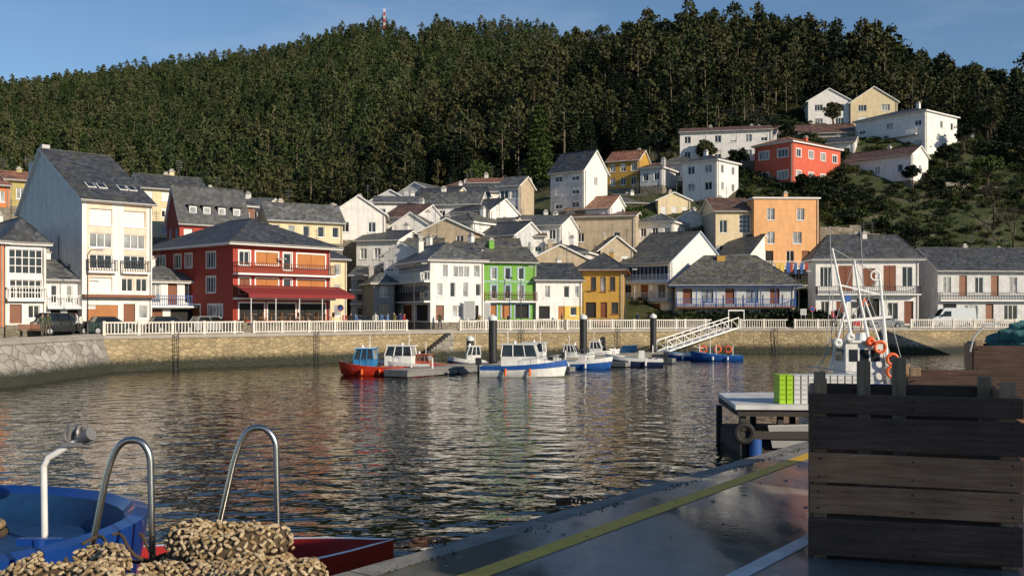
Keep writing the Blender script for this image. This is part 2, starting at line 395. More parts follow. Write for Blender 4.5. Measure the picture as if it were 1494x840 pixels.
def rail(mb,p0,p1,h,mat,step=.22,M=None,t=.022):
    p0=Vector(p0);p1=Vector(p1);L=(p1-p0).length
    mb.beam(p0+Vector((0,0,h)),p1+Vector((0,0,h)),.07,.06,mat); mb.beam(p0+Vector((0,0,.1)),p1+Vector((0,0,.1)),.05,.04,mat)
    n=max(1,int(L/step))
    for i in range(n+1):
        p=p0+(p1-p0)*(i/n); mb.box((p.x-t,p.y-t,p.z+.0),(p.x+t,p.y+t,p.z+h),mat)
def house(name,px0,D0,yaw,px1,side,yb,ye,roof='hip',rise=2.0,wall=WHITE,rm=SL,Fw=None,Lw=None,Rw=None,trim=None,fr=TRIM,
          over=.45,rp=.5,chim=1,balc=(),down=7,extra=None,bands=0,zb=None,lwall=None,rwall=None):
    y=math.radians(yaw);c,s=math.cos(y),math.sin(y); X0=WX(px0,D0);Y0=D0
    t=(px1-CX)/F; L=(t*Y0-X0)/(c-t*s)
    if isinstance(side,tuple):
        if side[0]=='l': t=(side[1]-CX)/F; d=(X0-t*Y0)/(s+t*c)
        else:
            X1=X0+c*L;Y1=Y0+s*L;t=(side[1]-CX)/F; d=(X1-t*Y1)/(s+t*c)
        d=max(4,min(26,abs(d)))
    else: d=side
    zb_=WZ(yb,D0) if zb is None else zb; H=WZ(ye,D0)-zb_
    e=empty(name,(X0,Y0,zb_),y)
    FOOT.append((X0,Y0,c,s,L,d))
    P={k:MB() for k in('walls','windows','roof','balconies','chimney')}
    def wl(spec,wd):
        if spec is None: return []
        if isinstance(spec,tuple): nc,nr,k=spec[:3]; kw=spec[3] if len(spec)>3 else {}; return gridw(nc,nr,wd,H,k,**kw)
        return [(a*wd,b_*H,c_*wd,d_*H,k) for a,b_,c_,d_,k in spec]
    wallface(P,(0,0,0),(1,0,0),(0,-1,0),L,H,wl(Fw,L),wall,down,trim,fr)
    wallface(P,(L,0,0),(0,1,0),(1,0,0),d,H,wl(Rw,d),rwall or wall,down,trim,fr)
    wallface(P,(0,d,0),(0,-1,0),(-1,0,0),d,H,wl(Lw,d),lwall or wall,down,trim,fr)
    wallface(P,(L,d,0),(-1,0,0),(0,1,0),L,H,[],wall,down)
    P['walls'].cyl((L-.18,-.08,.0),(L-.18,-.08,H-.05),.045,.045,CEM,6); P['walls'].cyl((L+.08,.3,.0),(L+.08,.3,H-.05),.045,.045,CEM,6)
    r=P['roof'];o=over; wm=P['walls']
    gw=(wall(.5,1) if callable(wall) else wall)
    if roof=='hip':
        E=[(-o,-o,H),(L+o,-o,H),(L+o,d+o,H),(-o,d+o,H)]
        r.box((-o+.02,-o+.02,H-.2),(L+o-.02,d+o-.02,H-.01),fr)
        if L>=d: k=d/2; A=(k,d/2,H+rise);B=(L-k if L-k>k+.1 else k+.1,d/2,H+rise); r.face([E[0],E[1],B,A],rm);r.face([E[2],E[3],A,B],rm);r.face([E[1],E[2],B],rm);r.face([E[3],E[0],A],rm)
        else: k=L/2; A=(L/2,k,H+rise);B=(L/2,d-k,H+rise); r.face([E[0],E[1],A],rm);r.face([E[1],E[2],B,A],rm);r.face([E[2],E[3],B],rm);r.face([E[3],E[0],A,B],rm)
        Ea=[Vector(q) for q in E]
        for q0,q1 in((Ea[0],A),(Ea[3],A if L>=d else B),(Ea[1],B if L>=d else A),(Ea[2],B),(Vector(A),B)):
            if (Vector(q1)-Vector(q0)).length>.3: r.beam(q0,q1,.16,.08,rm)
        r.cyl((-o,-o-.05,H-.02),(L+o,-o-.05,H-.02),.06,.06,CEM,6)
    elif roof=='gx':
        yr=d*rp; sl=rise/yr; s2=rise/(d-yr)
        wm.face([(0,d,H),(0,0,H),(0,yr,H+rise)],lwall or gw); wm.face([(L,0,H),(L,d,H),(L,yr,H+rise)],rwall or gw)
        r.slab([(-o*.6,-o,H-o*sl+.18),(L+o*.6,-o,H-o*sl+.18),(L+o*.6,yr,H+rise+.18),(-o*.6,yr,H+rise+.18)],.17,rm,fr)
        r.slab([(L+o*.6,yr+.002,H+rise+.18),(L+o*.6,d+o,H-o*s2+.18),(-o*.6,d+o,H-o*s2+.18),(-o*.6,yr+.002,H+rise+.18)],.17,rm,fr)
        r.beam((-o*.6,yr,H+rise+.2),(L+o*.6,yr,H+rise+.2),.22,.1,rm)
        r.cyl((-o*.6,-o-.05,H-o*sl+.1),(L+o*.6,-o-.05,H-o*sl+.1),.06,.06,CEM,6)
    elif roof=='gy':
        xr=L*rp; sl=rise/xr; s2=rise/(L-xr)
        wm.face([(0,0,H),(L,0,H),(xr,0,H+rise)],gw); wm.face([(L,d,H),(0,d,H),(xr,d,H+rise)],gw)
        r.slab([(-o,-o*.6,H-o*sl+.18),(xr,-o*.6,H+rise+.18),(xr,d+o,H+rise+.18),(-o,d+o,H-o*sl+.18)],.17,rm,fr)
        r.slab([(xr+.002,-o*.6,H+rise+.18),(L+o,-o*.6,H-o*s2+.18),(L+o,d+o,H-o*s2+.18),(xr+.002,d+o,H+rise+.18)],.17,rm,fr)
        r.beam((xr,-o*.6,H+rise+.2),(xr,d+o,H+rise+.2),.22,.1,rm)
    elif roof=='flat':
        r.box((-.25,-.25,H),(L+.25,d+.25,H+.2),fr); r.box((.1,.1,H+.2),(L-.1,d-.1,H+.3),rm)
    ch=P['chimney']
    for i in range(chim):
        x=L*U(.2,.8);yy=d*U(.45,.7);h=H+rise*.7+U(.8,1.4)
        ch.box((x-.28,yy-.28,H-.1),(x+.28,yy+.28,h),gw); ch.box((x-.36,yy-.36,h),(x+.36,yy+.36,h+.1),CEM); ch.box((x-.2,yy-.2,h+.1),(x+.2,yy+.2,h+.35),CEM)
        if R()<.6:
            x+=1; ch.cyl((x,yy,H),(x,yy,h+1.6),.03,.03,DARKM,5)
            for q in(.6,.9,1.2,1.4): ch.beam((x-.4,yy,h+q),(x+.4,yy,h+q),.03,.03,DARKM)
    for bl in balc:
        fc,u0,u1,v,dep,mt=bl[:6]; bb=P['balconies']; wdt={'F':L,'R':d,'L':d}[fc]
        O,Uv,Nv={'F':((0,0,0),(1,0,0),(0,-1,0)),'R':((L,0,0),(0,1,0),(1,0,0)),'L':((0,d,0),(0,-1,0),(-1,0,0))}[fc]
        O=Vector(O);Uv=Vector(Uv);Nv=Vector(Nv);z=Vector((0,0,v*H))
        p=lambda u,n:O+Uv*(u*wdt)+Nv*n+z
        q=[p(u0,.003),p(u1,.003),p(u1,dep),p(u0,dep)]; bb.slab(q,.16,bl[6] if len(bl)>6 else fr)
        rail(bb,p(u0,dep-.06),p(u1,dep-.06),.95,mt);rail(bb,p(u0,.05),p(u0,dep-.06),.95,mt);rail(bb,p(u1,.05),p(u1,dep-.06),.95,mt)
        if len(bl)>7 and bl[7]:
            n=max(2,int((u1-u0)*wdt/2.2))
            for i in range(n+1): bb.cyl(p(u0+(u1-u0)*i/n,dep-.06),p(u0+(u1-u0)*i/n,dep-.06)+Vector((0,0,bl[7])),.06,.06,mt,6)
    if bands:
        for i in range(1,bands):
            z=H*i/bands; P['windows'].box((-.04,-.05,z-.1),(L+.04,-.002,z+.02),trim or fr)
    if extra: extra(P,L,d,H)
    for k,mbb in P.items():
        if mbb.f: mbb.obj(k,parent=e)
    return e,L,d,H
# --- quayside row
house('orange_house',-140,70,45,6,10,478,345,'hip',2,ORANGE,SL,(3,3,'w'))
house('white_house',8,80,40,67,('l',-60),474,353,'hip',2.2,WHITE,SL,[(.08,.62,.92,.92,'G'),(.1,.32,.9,.55,'G'),(.1,.02,.4,.25,'d'),(.55,.08,.85,.24,'w')],chim=2,balc=[('F',.02,.98,.31,.5,TRIM)],trim=TRIM)
house('low_white_house',67,83,38,136,8,477,407,'gx',1.6,WHITE,SLG,[(.1,.5,.24,.88,'w'),(.42,.5,.56,.88,'w'),(.74,.5,.88,.88,'w'),(.1,.03,.3,.36,'o'),(.45,.03,.9,.36,'o')],chim=1,balc=[('F',.0,1,.42,.7,TRIM)],over=.5)
def apt_extra(P,L,d,H):
    w_=P['windows']; yr=d*.62; rise=5.2
    for fx in(.2,.36,.66,.80):
        y=yr*.2; z=H+rise*.2+.2
        M=Matrix.Translation((L*fx,y,z))@Matrix.Rotation(math.atan2(rise,yr),4,'X')
        w_.box((0,0,.02),(.75,1.0,.1),TRIM,M); w_.box((.07,.07,.1),(.68,.93,.12),GLASS,M)
    w_.box((-.02,-.7,H*.22),(L+.02,-.003,H*.22+.25),BROWN)
    P['chimney'].box((.3,d*.84,H),(1.0,d*.89,H+4.6),WHITE)
    P['chimney'].box((.3,d*.66,H),(1.0,d*.7,H+5.9),WHITE2)
pane=lambda u,v:PEACH2 if (.07<u<.43 or .57<u<.93) and .25<v<.97 else WHITE
house('white_apartment_building',120,84,44,222,('l',28),474,290,'gx',5.2,pane,SL,
 [(.1,.80,.42,.93,'B'),(.58,.80,.9,.93,'B'),(.1,.62,.42,.735,'c'),(.58,.62,.9,.735,'c'),(.1,.45,.42,.565,'w'),(.58,.45,.9,.565,'w'),(.1,.27,.42,.38,'B'),(.55,.27,.72,.38,'w'),(.76,.27,.93,.38,'w'),(.06,.02,.5,.16,'g'),(.58,.02,.75,.17,'d'),(.8,.05,.94,.16,'w')],
 Lw=[(.78,.45,.83,.5,'w')],lwall=WHITE,rwall=WHITE,rp=.62,chim=0,extra=apt_extra,
 balc=[('F',.06,.46,.43,.5,DARKM),('F',.54,.94,.43,.5,DARKM)])
house('balcony_house',214,92,44,290,8,474,409,'hip',1.5,WHITE,SLG,[(.08,.5,.26,.95,'w'),(.4,.45,.58,.95,'d'),(.72,.5,.9,.95,'w'),(.1,.02,.3,.36,'d'),(.45,.03,.9,.36,'o')],balc=[('F',0,1,.43,.9,BLUET)],chim=1)
house('cream_house',205,116,35,300,('l',190),345,272,'gx',1.6,CREAM,SL,(4,3,'wb'),(1,2,'w'),chim=2,balc=[('F',.5,.95,.33,.8,TRIM)])
def dorm(P,L,d,H):
    for fx in(.14,.34,.56,.78):
        x=L*fx; P['walls'].box((x,.3,H+.35),(x+1.0,2.2,H+1.5),SL); P['windows'].box((x+.1,.27,H+.5),(x+.9,.298,H+1.4),TRIM); P['windows'].box((x+.2,.24,H+.6),(x+.8,.268,H+1.3),CURT); P['roof'].box((x-.12,.1,H+1.502),(x+1.12,2.3,H+1.62),SL)
house('red_attic_house',262,108,38,362,('l',247),362,318,'gx',3.6,RED,SL,(5,1,'B',dict(wh=1.1,ww=1.0)),(2,1,'w'),chim=1,extra=dorm)
house('slate_cottage',300,122,38,372,8,330,296,'hip',1.6,BRICK,SL,(3,1,'w'),chim=1)
def awn(P,L,d,H):
    aw=paint('red_awning',(.22,.02,.02),.8,.1,streak=False); r=P['roof']
    z=2.55
    r.slab([(.0,-2.6,z),(L+1.0,-2.6,z),(L+1.0,-.02,z+.85),(.0,-.02,z+.85)],.05,aw)
    r.box((0,-2.62,z-.35),(L+1,-2.6,z-.02),aw)
    w_=P['windows']
    for i in range(5): w_.cyl((.3+i*L/4.2,-2.5,-.1),(.3+i*L/4.2,-2.5,z),.04,.04,TRIM,6)
    tb=paint('terrace_wood',(.3,.15,.06),.6,.2,streak=False)
    for i in range(5):
        x=1+i*2; w_.cyl((x,-1.6,0.04),(x,-1.6,.72),.05,.05,tb,6); w_.cyl((x,-1.6,.72),(x,-1.6,.76),.45,.45,tb,12)
        for sx in(-.75,.75):
            w_.box((x+sx-.2,-1.8,.42),(x+sx+.2,-1.4,.46),tb); xx=x+sx+(.2 if sx>0 else -.22); w_.box((xx,-1.8,.462),(xx+.03,-1.4,.9),tb)
            for dx in(-.18,.15):
                for dy in(-1.78,-1.45): w_.box((x+sx+dx,dy,0.04),(x+sx+dx+.03,dy+.03,.42),tb)
sk=[(.06,.02,.3,.24,'o'),(.34,.02,.62,.24,'o'),(.66,.02,.94,.24,'o')]
house('red_restaurant_building',340,90,47,482,('l',222),470,354,'hip',2.9,RED,SL,
 sk+[(.06,.36,.16,.56,'s'),(.06,.72,.16,.9,'w'),(.22,.40,.44,.56,'S'),(.22,.74,.44,.9,'S'),(.5,.34,.58,.56,'w'),(.64,.38,.94,.56,'S'),(.5,.68,.58,.9,'w'),(.64,.72,.94,.9,'S')],
 [(.05,.72,.18,.9,'w'),(.3,.72,.38,.9,'w'),(.44,.72,.52,.9,'w'),(.70,.70,.80,.9,'w'),(.08,.42,.2,.58,'w'),(.36,.4,.44,.58,'w'),(.70,.38,.80,.58,'w'),(.1,.02,.25,.26,'o'),(.5,.02,.62,.22,'d'),(.72,.06,.88,.22,'w')],
 trim=TRIM,over=.9,chim=0,balc=[('F',.0,1.0,.62,.9,BROWN,TRIM),('F',.0,1.0,.31,.9,BROWN,TRIM)],extra=awn)
house('narrow_cream_house',478,101,40,506,10,468,378,'gx',1.5,CREAM,SL,(2,3,'w',dict(ww=.8)),chim=1)
house('grey_gallery_house',512,116,-5,566,12,465,402,'gx',1.8,WHITE2,SLG,(3,3,'w',dict(ww=.8)),(2,3,'w'),chim=1,balc=[('F',0,1,.36,.6,DARKM),('F',0,1,.68,.6,DARKM)])
house('grey_gallery_house',545,110,20,575,8,466,412,'hip',1.2,GREY,SLG,(2,2,'w'),chim=1)
house('white_gallery_house',628,103,24,706,('l',562),470,378,'hip',2.0,WHITE,SLG,
 [(.22,.72,.32,.92,'w'),(.42,.72,.72,.9,'w'),(.8,.72,.92,.92,'w'),(.12,.42,.22,.62,'w'),(.36,.40,.46,.64,'w'),(.60,.40,.70,.64,'w'),(.84,.42,.94,.62,'w'),(.1,.03,.25,.27,'d'),(.4,.08,.6,.27,'c'),(.72,.02,.9,.27,'o')],
 [(.03,.70,.97,.94,'G'),(.05,.40,.95,.60,'w'),(.06,.02,.3,.28,'o'),(.4,.02,.62,.28,'d'),(.7,.02,.95,.28,'o')],trim=None,chim=1,balc=[('L',0,1,.66,.7,TRIM),('L',0,1,.34,.7,DARKM)])
house('green_house',706,109,14,782,9,466,382,'gx',1.8,GREEN,SL2,
 [(.14,.70,.24,.90,'w'),(.40,.70,.50,.90,'w'),(.66,.70,.76,.90,'w'),(.14,.36,.24,.6,'w'),(.40,.36,.5,.6,'w'),(.66,.36,.76,.6,'w'),(.08,.02,.24,.26,'g'),(.34,.02,.5,.26,'g'),(.6,.02,.86,.26,'o')],trim=PALEB,chim=2,balc=[('F',.0,1,.32,.6,BROWN)],bands=3)
two=lambda u,v: YELLOW if v<.42 and u>.4 else WHITE
house('yellow_base_house',782,110,12,849,9,466,408,'gx',1.9,two,SL,[(.18,.55,.3,.85,'w'),(.6,.55,.72,.85,'w'),(.84,.55,.93,.85,'w'),(.06,.02,.3,.34,'o'),(.48,.02,.62,.34,'g'),(.74,.1,.88,.32,'w')],chim=1)
house('ochre_house',850,119,-8,908,('l',838),465,394,'hip',2.2,OCHRE,SL,[(.2,.58,.34,.86,'w'),(.44,.55,.58,.86,'w'),(.68,.58,.82,.86,'w'),(.08,.02,.34,.34,'o'),(.45,.02,.62,.34,'d'),(.72,.1,.9,.34,'w')],over=.8,fr=BROWN,chim=1)
house('blue_gallery_house',907,130,-38,978,('r',1058),464,384,'gx',4.2,WHITE,SL2,[(.05,.68,.95,.93,'w'),(.05,.36,.2,.6,'w'),(.4,.36,.55,.6,'d'),(.75,.36,.9,.6,'w'),(.1,.03,.4,.26,'o'),(.55,.03,.8,.26,'d')],Rw=[(.35,.7,.45,.88,'w')],fr=PALEB,chim=1,balc=[('F',0,1,.64,.8,PALEB),('F',0,1,.32,.8,PALEB,PALEB,2.2)])
house('blue_balcony_tavern',986,124,-4,1158,8,470,416,'hip',3.9,WHITE2,SL2,[(.06,.5,.14,.9,'d'),(.22,.55,.32,.88,'w'),(.42,.5,.5,.9,'d'),(.6,.55,.7,.88,'w'),(.8,.5,.88,.9,'d'),(.04,.02,.2,.34,'o'),(.28,.05,.4,.34,'c'),(.5,.02,.62,.34,'d'),(.72,.02,.94,.34,'o')],fr=BLUET,over=1.0,chim=0,balc=[('F',0,1,.42,1.1,BLUET,BROWN,2.1)],
  extra=lambda P,L,d,H:(P['walls'].box((L*.38,3,H),(L*.38+1.0,4.0,H+3.8),OCHRE)))
house('white_gable_house',1050,137,-35,1094,('r',1134),440,372,'gx',2.8,WHITE,SL,(2,2,'w'),(1,1,'w'),chim=1)
def pe(P,L,d,H):
    w_=P['windows']
    for z in(H*.40,H*.2):
        w_.box((-.0,-1.2,z),(L+.0,-.01,z+.2),TRIM); rail(w_,(0,-1.15,z+.2),(L,-1.15,z+.2),.9,TRIM)
    x=L*.3
    while x<L*.9:
        cc=random.choice([WHITE,RED,CORAL,BLUET,PALEB,YELLOW]); w_.box((x,-1.3,H*.40-.2-U(.1,.5)),(x+U(.3,.6),-1.27,H*.40+.9),cc); x+=U(.5,.9)
pw=lambda u,v: PEACH if v>.42 else WHITE2
house('peach_house',1100,139,2,1194,12,462,290,'flat',.3,pw,BROOF,[(.2,.82,.32,.92,'w'),(.66,.82,.78,.92,'w'),(.2,.62,.32,.72,'w'),(.6,.62,.74,.72,'w'),(.15,.44,.3,.56,'o'),(.5,.44,.62,.56,'w'),(.74,.44,.86,.56,'d'),(.1,.22,.35,.36,'o'),(.5,.22,.9,.36,'o'),(.1,.02,.9,.17,'o')],chim=2,extra=pe)
cw=lambda u,v: CREAM if v>.6 else GREY
house('terracotta_top_house',1044,140,2,1099,10,440,308,'gx',2.2,cw,BROOF,[(.1,.76,.3,.9,'w'),(.62,.76,.92,.96,'G'),(.1,.5,.3,.62,'w'),(.6,.5,.8,.62,'w')],chim=2)
house('brown_shutter_house',1190,126,-3,1340,('l',1180),474,378,'hip',3.2,WHITE,SL,[(.04,.58,.16,.88,'w'),(.22,.52,.36,.9,'s'),(.46,.58,.58,.86,'s'),(.66,.52,.78,.9,'s'),(.84,.58,.94,.88,'w'),(.05,.1,.13,.36,'w'),(.2,.02,.3,.36,'d'),(.4,.02,.62,.4,'o'),(.7,.08,.8,.34,'w'),(.86,.02,.95,.36,'d')],over=.7,chim=2,balc=[('F',.0,1,.47,1.0,DARKM)])
house('grey_slate_house',1368,130,6,1560,9,472,392,'gx',2.9,WHITE2,SL,[(.04,.55,.1,.85,'w'),(.16,.5,.22,.88,'d'),(.28,.55,.34,.85,'w'),(.4,.5,.46,.88,'d'),(.54,.55,.6,.85,'w'),(.04,.02,.14,.36,'o'),(.2,.05,.3,.34,'c'),(.36,.02,.42,.36,'d'),(.5,.05,.6,.34,'w')],chim=3,over=.7,balc=[('F',0,.9,.43,.8,DARKM)])
house('white_annex',1344,136,4,1372,7,470,400,'gx',1.5,WHITE,SL,(2,2,'w'),chim=1)
# --- upper right houses
house('long_white_house',992,172,-12,1126,9,238,194,'gx',1.3,WHITE,BROOF,(6,2,'wb',dict(ww=1.1,wh=1.2)),Rw=(1,1,'w'),chim=2)
house('white_terrace_house',996,158,-42,1046,('r',1077),312,238,'hip',1.3,WHITE,SL,(2,3,'w',dict(ww=1.3)),Rw=(2,3,'w'),chim=1)
house('coral_house',1101,166,-50,1156,('r',1226),276,214,'hip',1.5,CORAL,TILE,(2,2,'w',dict(ww=1.9,wh=1.3)),Rw=(4,2,'w',dict(ww=1.3)),trim=TRIM,chim=1,down=6)
house('cement_house',1132,188,-8,1250,9,218,196,'gx',2.2,GREY,BROOF,(4,1,'w'),chim=1,down=6)
house('white_hilltop_house',1179,204,-8,1240,9,188,148,'gy',2.4,WHITE,BROOF,(2,2,'w',dict(ww=1.6)),chim=0,down=8)
house('cream_hilltop_house',1241,202,-8,1309,9,184,150,'gy',3.0,CREAM,BROOF,(2,2,'wb',dict(ww=1.6)),chim=0,down=8)
house('large_white_house',1248,186,-52,1350,('r',1396),238,178,'hip',1.8,WHITE,SL,(5,2,'wb',dict(ww=1.3)),Rw=(3,2,'wb'),chim=1,down=6,balc=[('F',.05,.9,.48,.8,TRIM)])
house('low_white_house',1232,170,-45,1330,('r',1354),272,236,'gx',1.6,WHITE,BROOF,(3,1,'w'),Rw=(1,1,'w'),chim=1,down=6)
house('small_white_house',1400,205,0,1422,6,206,190,'gx',1,WHITE,TILE,(1,1,'w'),chim=0)
house('grey_cottage',1085,178,-20,1130,7,222,200,'gx',1.4,WHITE2,SL,(2,1,'w'),Rw=(1,1,'w'),chim=1,down=6)
house('white_cottage',1206,176,-25,1246,7,236,210,'gx',1.4,WHITE,SL,(2,1,'w'),Rw=(1,1,'w'),chim=1,down=6)
# --- centre hillside
house('ochre_upper_house',886,164,-25,932,('r',948),276,236,'gx',1.8,OCHRE,TILE,(3,2,'wb'),chim=1)
house('cement_gable_house',934,160,-30,966,('r',986),272,246,'hip',1.0,WHITE2,BROOF,(2,1,'w'),chim=1)
house('grey_white_gable_house',803,148,-38,852,('r',886),310,252,'gx',3.0,WHITE2,SL,(2,3,'b',dict(ww=1.3)),Rw=(1,2,'w'),rwall=WHITE,chim=1)
house('beige_house',728,143,-25,758,('r',779),322,272,'gx',1.4,WHITE2,SLG,(2,2,'w',dict(ww=1.3)),rwall=BEIGE,chim=0)
house('glazed_white_house',680,156,-8,768,8,292,268,'gx',1.1,WHITE,TILE,[(.05,.15,.45,.9,'G'),(.55,.2,.7,.85,'w'),(.8,.2,.95,.85,'w')],chim=1)
house('white_gable_house',484,122,6,562,9,350,312,'gy',2.2,WHITE,SLG,(2,1,'w'),chim=1)
house('long_cream_house',392,112,30,500,('l',384),352,318,'gx',1.8,CREAM,SLG,(6,1,'w',dict(ww=.8)),chim=1)
house('white_slope_house',546,140,5,640,8,326,296,'gx',1.2,WHITE,SLG,(4,1,'w'),chim=1)
house('white_slope_house',612,136,-12,700,('r',706),332,298,'gx',1.6,WHITE,SLG,(4,1,'w'),chim=1)
house('white_gable_house',572,126,-10,626,8,362,330,'gy',1.6,WHITE,SL2,(1,1,'w'),chim=1)
house('brown_gable_house',614,122,-10,690,8,366,338,'gy',1.5,BEIGE,SLG,(2,1,'w'),chim=1)
house('mossy_roof_house',668,118,5,760,8,396,366,'gx',1.6,BRICK,SL2,(4,1,'w'),chim=1)
house('white_gallery_cottage',752,134,-5,826,8,356,322,'gx',.9,WHITE,SLG,[(.1,.15,.6,.85,'G'),(.75,.2,.9,.8,'w')],chim=1)
house('tile_roof_house',826,146,-30,890,('r',914),345,306,'gx',1.8,WHITE,TILE,(3,1,'w'),rwall=WHITE,chim=1)
house('stone_gable_house',822,142,-14,926,9,376,318,'gx',.9,BEIGE,BROOF,(2,1,'w'),chim=1,down=9)
house('beige_gable_house',776,122,4,858,9,410,378,'gy',1.7,BEIGE,SLG,(1,1,'w'),chim=1)
house('ochre_cottage',8,112,35,52,8,300,262,'gx',1.3,OLIVE,TILE,(2,1,'w'),chim=1)
house('orange_cottage',-40,108,35,14,8,300,268,'gx',1.3,ORANGE,TILE,(2,1,'w'),chim=1)
fill=[(560,130,345,318),(640,128,352,326),(690,130,352,330),(520,120,385,352),(500,128,378,350),(590,118,388,362),(640,116,392,368),(560,114,400,372),(700,126,370,345),(735,128,372,345),
(770,130,352,330),(800,124,388,368),(600,146,312,290),(660,146,308,286),(700,150,300,280),(720,146,322,300),(660,134,330,310),(876,130,392,364),(640,160,296,276),(540,148,312,294),
(880,168,282,262),(930,144,350,325),(330,130,322,304),(960,152,318,292),(450,130,338,318),(410,124,350,330),(985,148,352,322),(580,154,302,284),(960,165,262,240),(905,154,318,296),(858,136,398,370)]
for p,d,yb,ye in fill:
    wdt=U(46,66)
    house(random.choice(['white_cottage','slate_roof_cottage','village_house']),p,d,U(-35,12),p+wdt,U(6,9),yb+4,ye,random.choice(['gx','gx','gy','hip']),U(1.0,1.9),random.choice([WHITE,WHITE,WHITE,WHITE2,CREAM,BEIGE,WHITE]),random.choice([SL,SLG,SL2,SL,BROOF]),(random.choice([2,3,4]),1,random.choice(['w','wb','b'])),Rw=(1,1,'w'),chim=random.choice([0,1,1,2]),down=6)
mb=MB()
for a,bq,dA,dB,dz in((1196,1400,147,150,1.6),(1036,1200,146,148,1.5),(1380,1500,160,164,1.2)):
    n=14
    for i in range(n):
        p=W(a+(bq-a)*i/n,dA+(dB-dA)*i/n); q=W(a+(bq-a)*(i+1)/n,dA+(dB-dA)*(i+1)/n); z=nearz(a+(bq-a)*i/n,dA+1)+dz+U(-.3,.3)
        mb.slab([(p.x,p.y,z),(q.x,q.y,z),(q.x,q.y+.6,z),(p.x,p.y+.6,z)],3.4,RET)
mb.obj('retaining_wall')
# ------------------------------------------------------------ trees
def leafmat(name,a,b_,c):
    m,nt,bb=newmat(name); oi=N(nt,'ShaderNodeObjectInfo')
    k=ramp(nt,oi.outputs['Random'],[(0,a),(.5,b_),(1,c)])
    co=coords(nt); n1=noise_n(nt,co,.8,3); k=mixc(nt,ramp(nt,n1,[(.35,.55),(.65,0)]),k,mul(a,.45))
    nt.links.new(k,bb.inputs['Base Color']); bb.inputs['Roughness'].default_value=.7
    bb.inputs['Specular IOR Level'].default_value=.2
    return m
LF1=leafmat('eucalyptus_leaves',(.034,.048,.015),(.052,.064,.020),(.095,.082,.034)); LF2=leafmat('shaded_pine_needles',(.006,.014,.005),(.010,.021,.007),(.017,.029,.009))  # needles darkened further to carry the hill flank's shade in their colour
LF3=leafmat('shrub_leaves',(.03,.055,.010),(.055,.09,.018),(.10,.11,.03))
LF4=leafmat('sunny_eucalyptus_leaves',(.045,.068,.022),(.070,.092,.030),(.115,.11,.05)); LF5=leafmat('green_pine_needles',(.022,.045,.012),(.036,.064,.017),(.055,.075,.024))  # eucalyptus is a brighter copy, the distant slope's sunlight put into its colour
BARK=paint('pale_bark',(.20,.16,.11),.9,.4,1,0,False); BARK2=paint('dark_bark',(.06,.045,.03),.9,.3,1,0,False)
def leafclump(mb,c,r,n,sz,mat,flat=.7):
    for i in range(n):
        while True:
            p=Vector((U(-1,1),U(-1,1),U(-1,1)))
            if p.length<1: break
        p=Vector((p.x*r,p.y*r,p.z*r*flat))+c
        a=Vector((U(-1,1),U(-1,1),U(-1,1))).normalized(); b_=a.cross(Vector((U(-1,1),U(-1,1),U(-1,1)))).normalized()
        s=sz*U(.6,1.3); mb.face([p-a*s*.5,p+b_*s*.42,p+a*s*.5,p-b_*s*.42],mat)
def euc(mb,h,lm=LF1,dens=1.0,low=.42,bk=None,nl=24,sz=.95):
    tx,ty=U(-.6,.6),U(-.6,.6); bk=bk or BARK
    tr=lambda z:Vector((tx*z/h*1.2,ty*z/h*1.2,z))
    mb.tube([tr(z) for z in(-1,h*.3,h*.6,h*.93)],[.22,.17,.11,.04],bk,5)
    nb=int(15*dens)
    for i in range(nb):
        f=low+(1-low)*(i+.5)/nb; z=h*f; a=i*2.4+U(-.4,.4); rr=math.sin(math.pi*min(1,(f-low)/(1-low)*.85+.18))*h*.16*U(.5,1.4)
        p=tr(z*.94); q=p+Vector((math.cos(a)*rr,math.sin(a)*rr,h*.035))
        mb.tube([p,q],[.06,.03],bk,3)
        leafclump(mb,q,h*.08*U(.7,1.3),nl,sz,lm,.75)
    leafclump(mb,tr(h*.97),h*.06,int(nl*.7),sz*.8,lm,.9)
def pine(mb,h,lm=LF2):
    mb.tube([(0,0,-1),(0,0,h*.5),(0,0,h)],[.25,.16,.03],BARK2,5)
    z=h*.15
    while z<h:
        rr=(1-z/h)**.8*h*.22+.25; n=max(4,int(rr*4)); a0=U(0,6)
        for i in range(n):
            a=a0+2*math.pi*i/n+U(-.2,.2); r_=rr*U(.75,1.1)
            q=Vector((math.cos(a)*r_,math.sin(a)*r_,z-r_*.25)); mb.tube([(0,0,z),q],[.04,.02],BARK2,3)
            for t in(.4,.75,1): leafclump(mb,Vector((0,0,z)).lerp(q,t),.42+.2*rr*.3,7,.5,lm,.5)
        z+=h*.055
def round_tree(mb,h,lm=LF3):
    mb.tube([(0,0,-1),(.1,0,h*.25),(0,.1,h*.5)],[.3,.22,.12],BARK2,6)
    for i in range(26):
        a=U(0,6.28);e=U(-.3,1.3); rr=h*.32*U(.5,1)
        q=Vector((math.cos(a)*math.cos(e)*rr,math.sin(a)*math.cos(e)*rr,h*.6+math.sin(e)*rr)); mb.tube([(0,0,h*.4),q],[.08,.02],BARK2,3)
        leafclump(mb,q,h*.12*U(.7,1.3),42,.42,lm)
def bush(mb,lm=LF3):
    for i in range(6):
        q=Vector((U(-.8,.8),U(-.8,.8),U(.2,.9))); mb.tube([(0,0,-.3),q],[.05,.02],BARK2,3); leafclump(mb,q,U(.4,.65),34,.26,lm)
def mkcoll(name,fns):
    c=bpy.data.collections.new(name)
    for i,(nm,fn) in enumerate(fns):
        mb=MB(); fn(mb); mb.obj('%s_%02d'%(nm,i),coll=c)
    return c
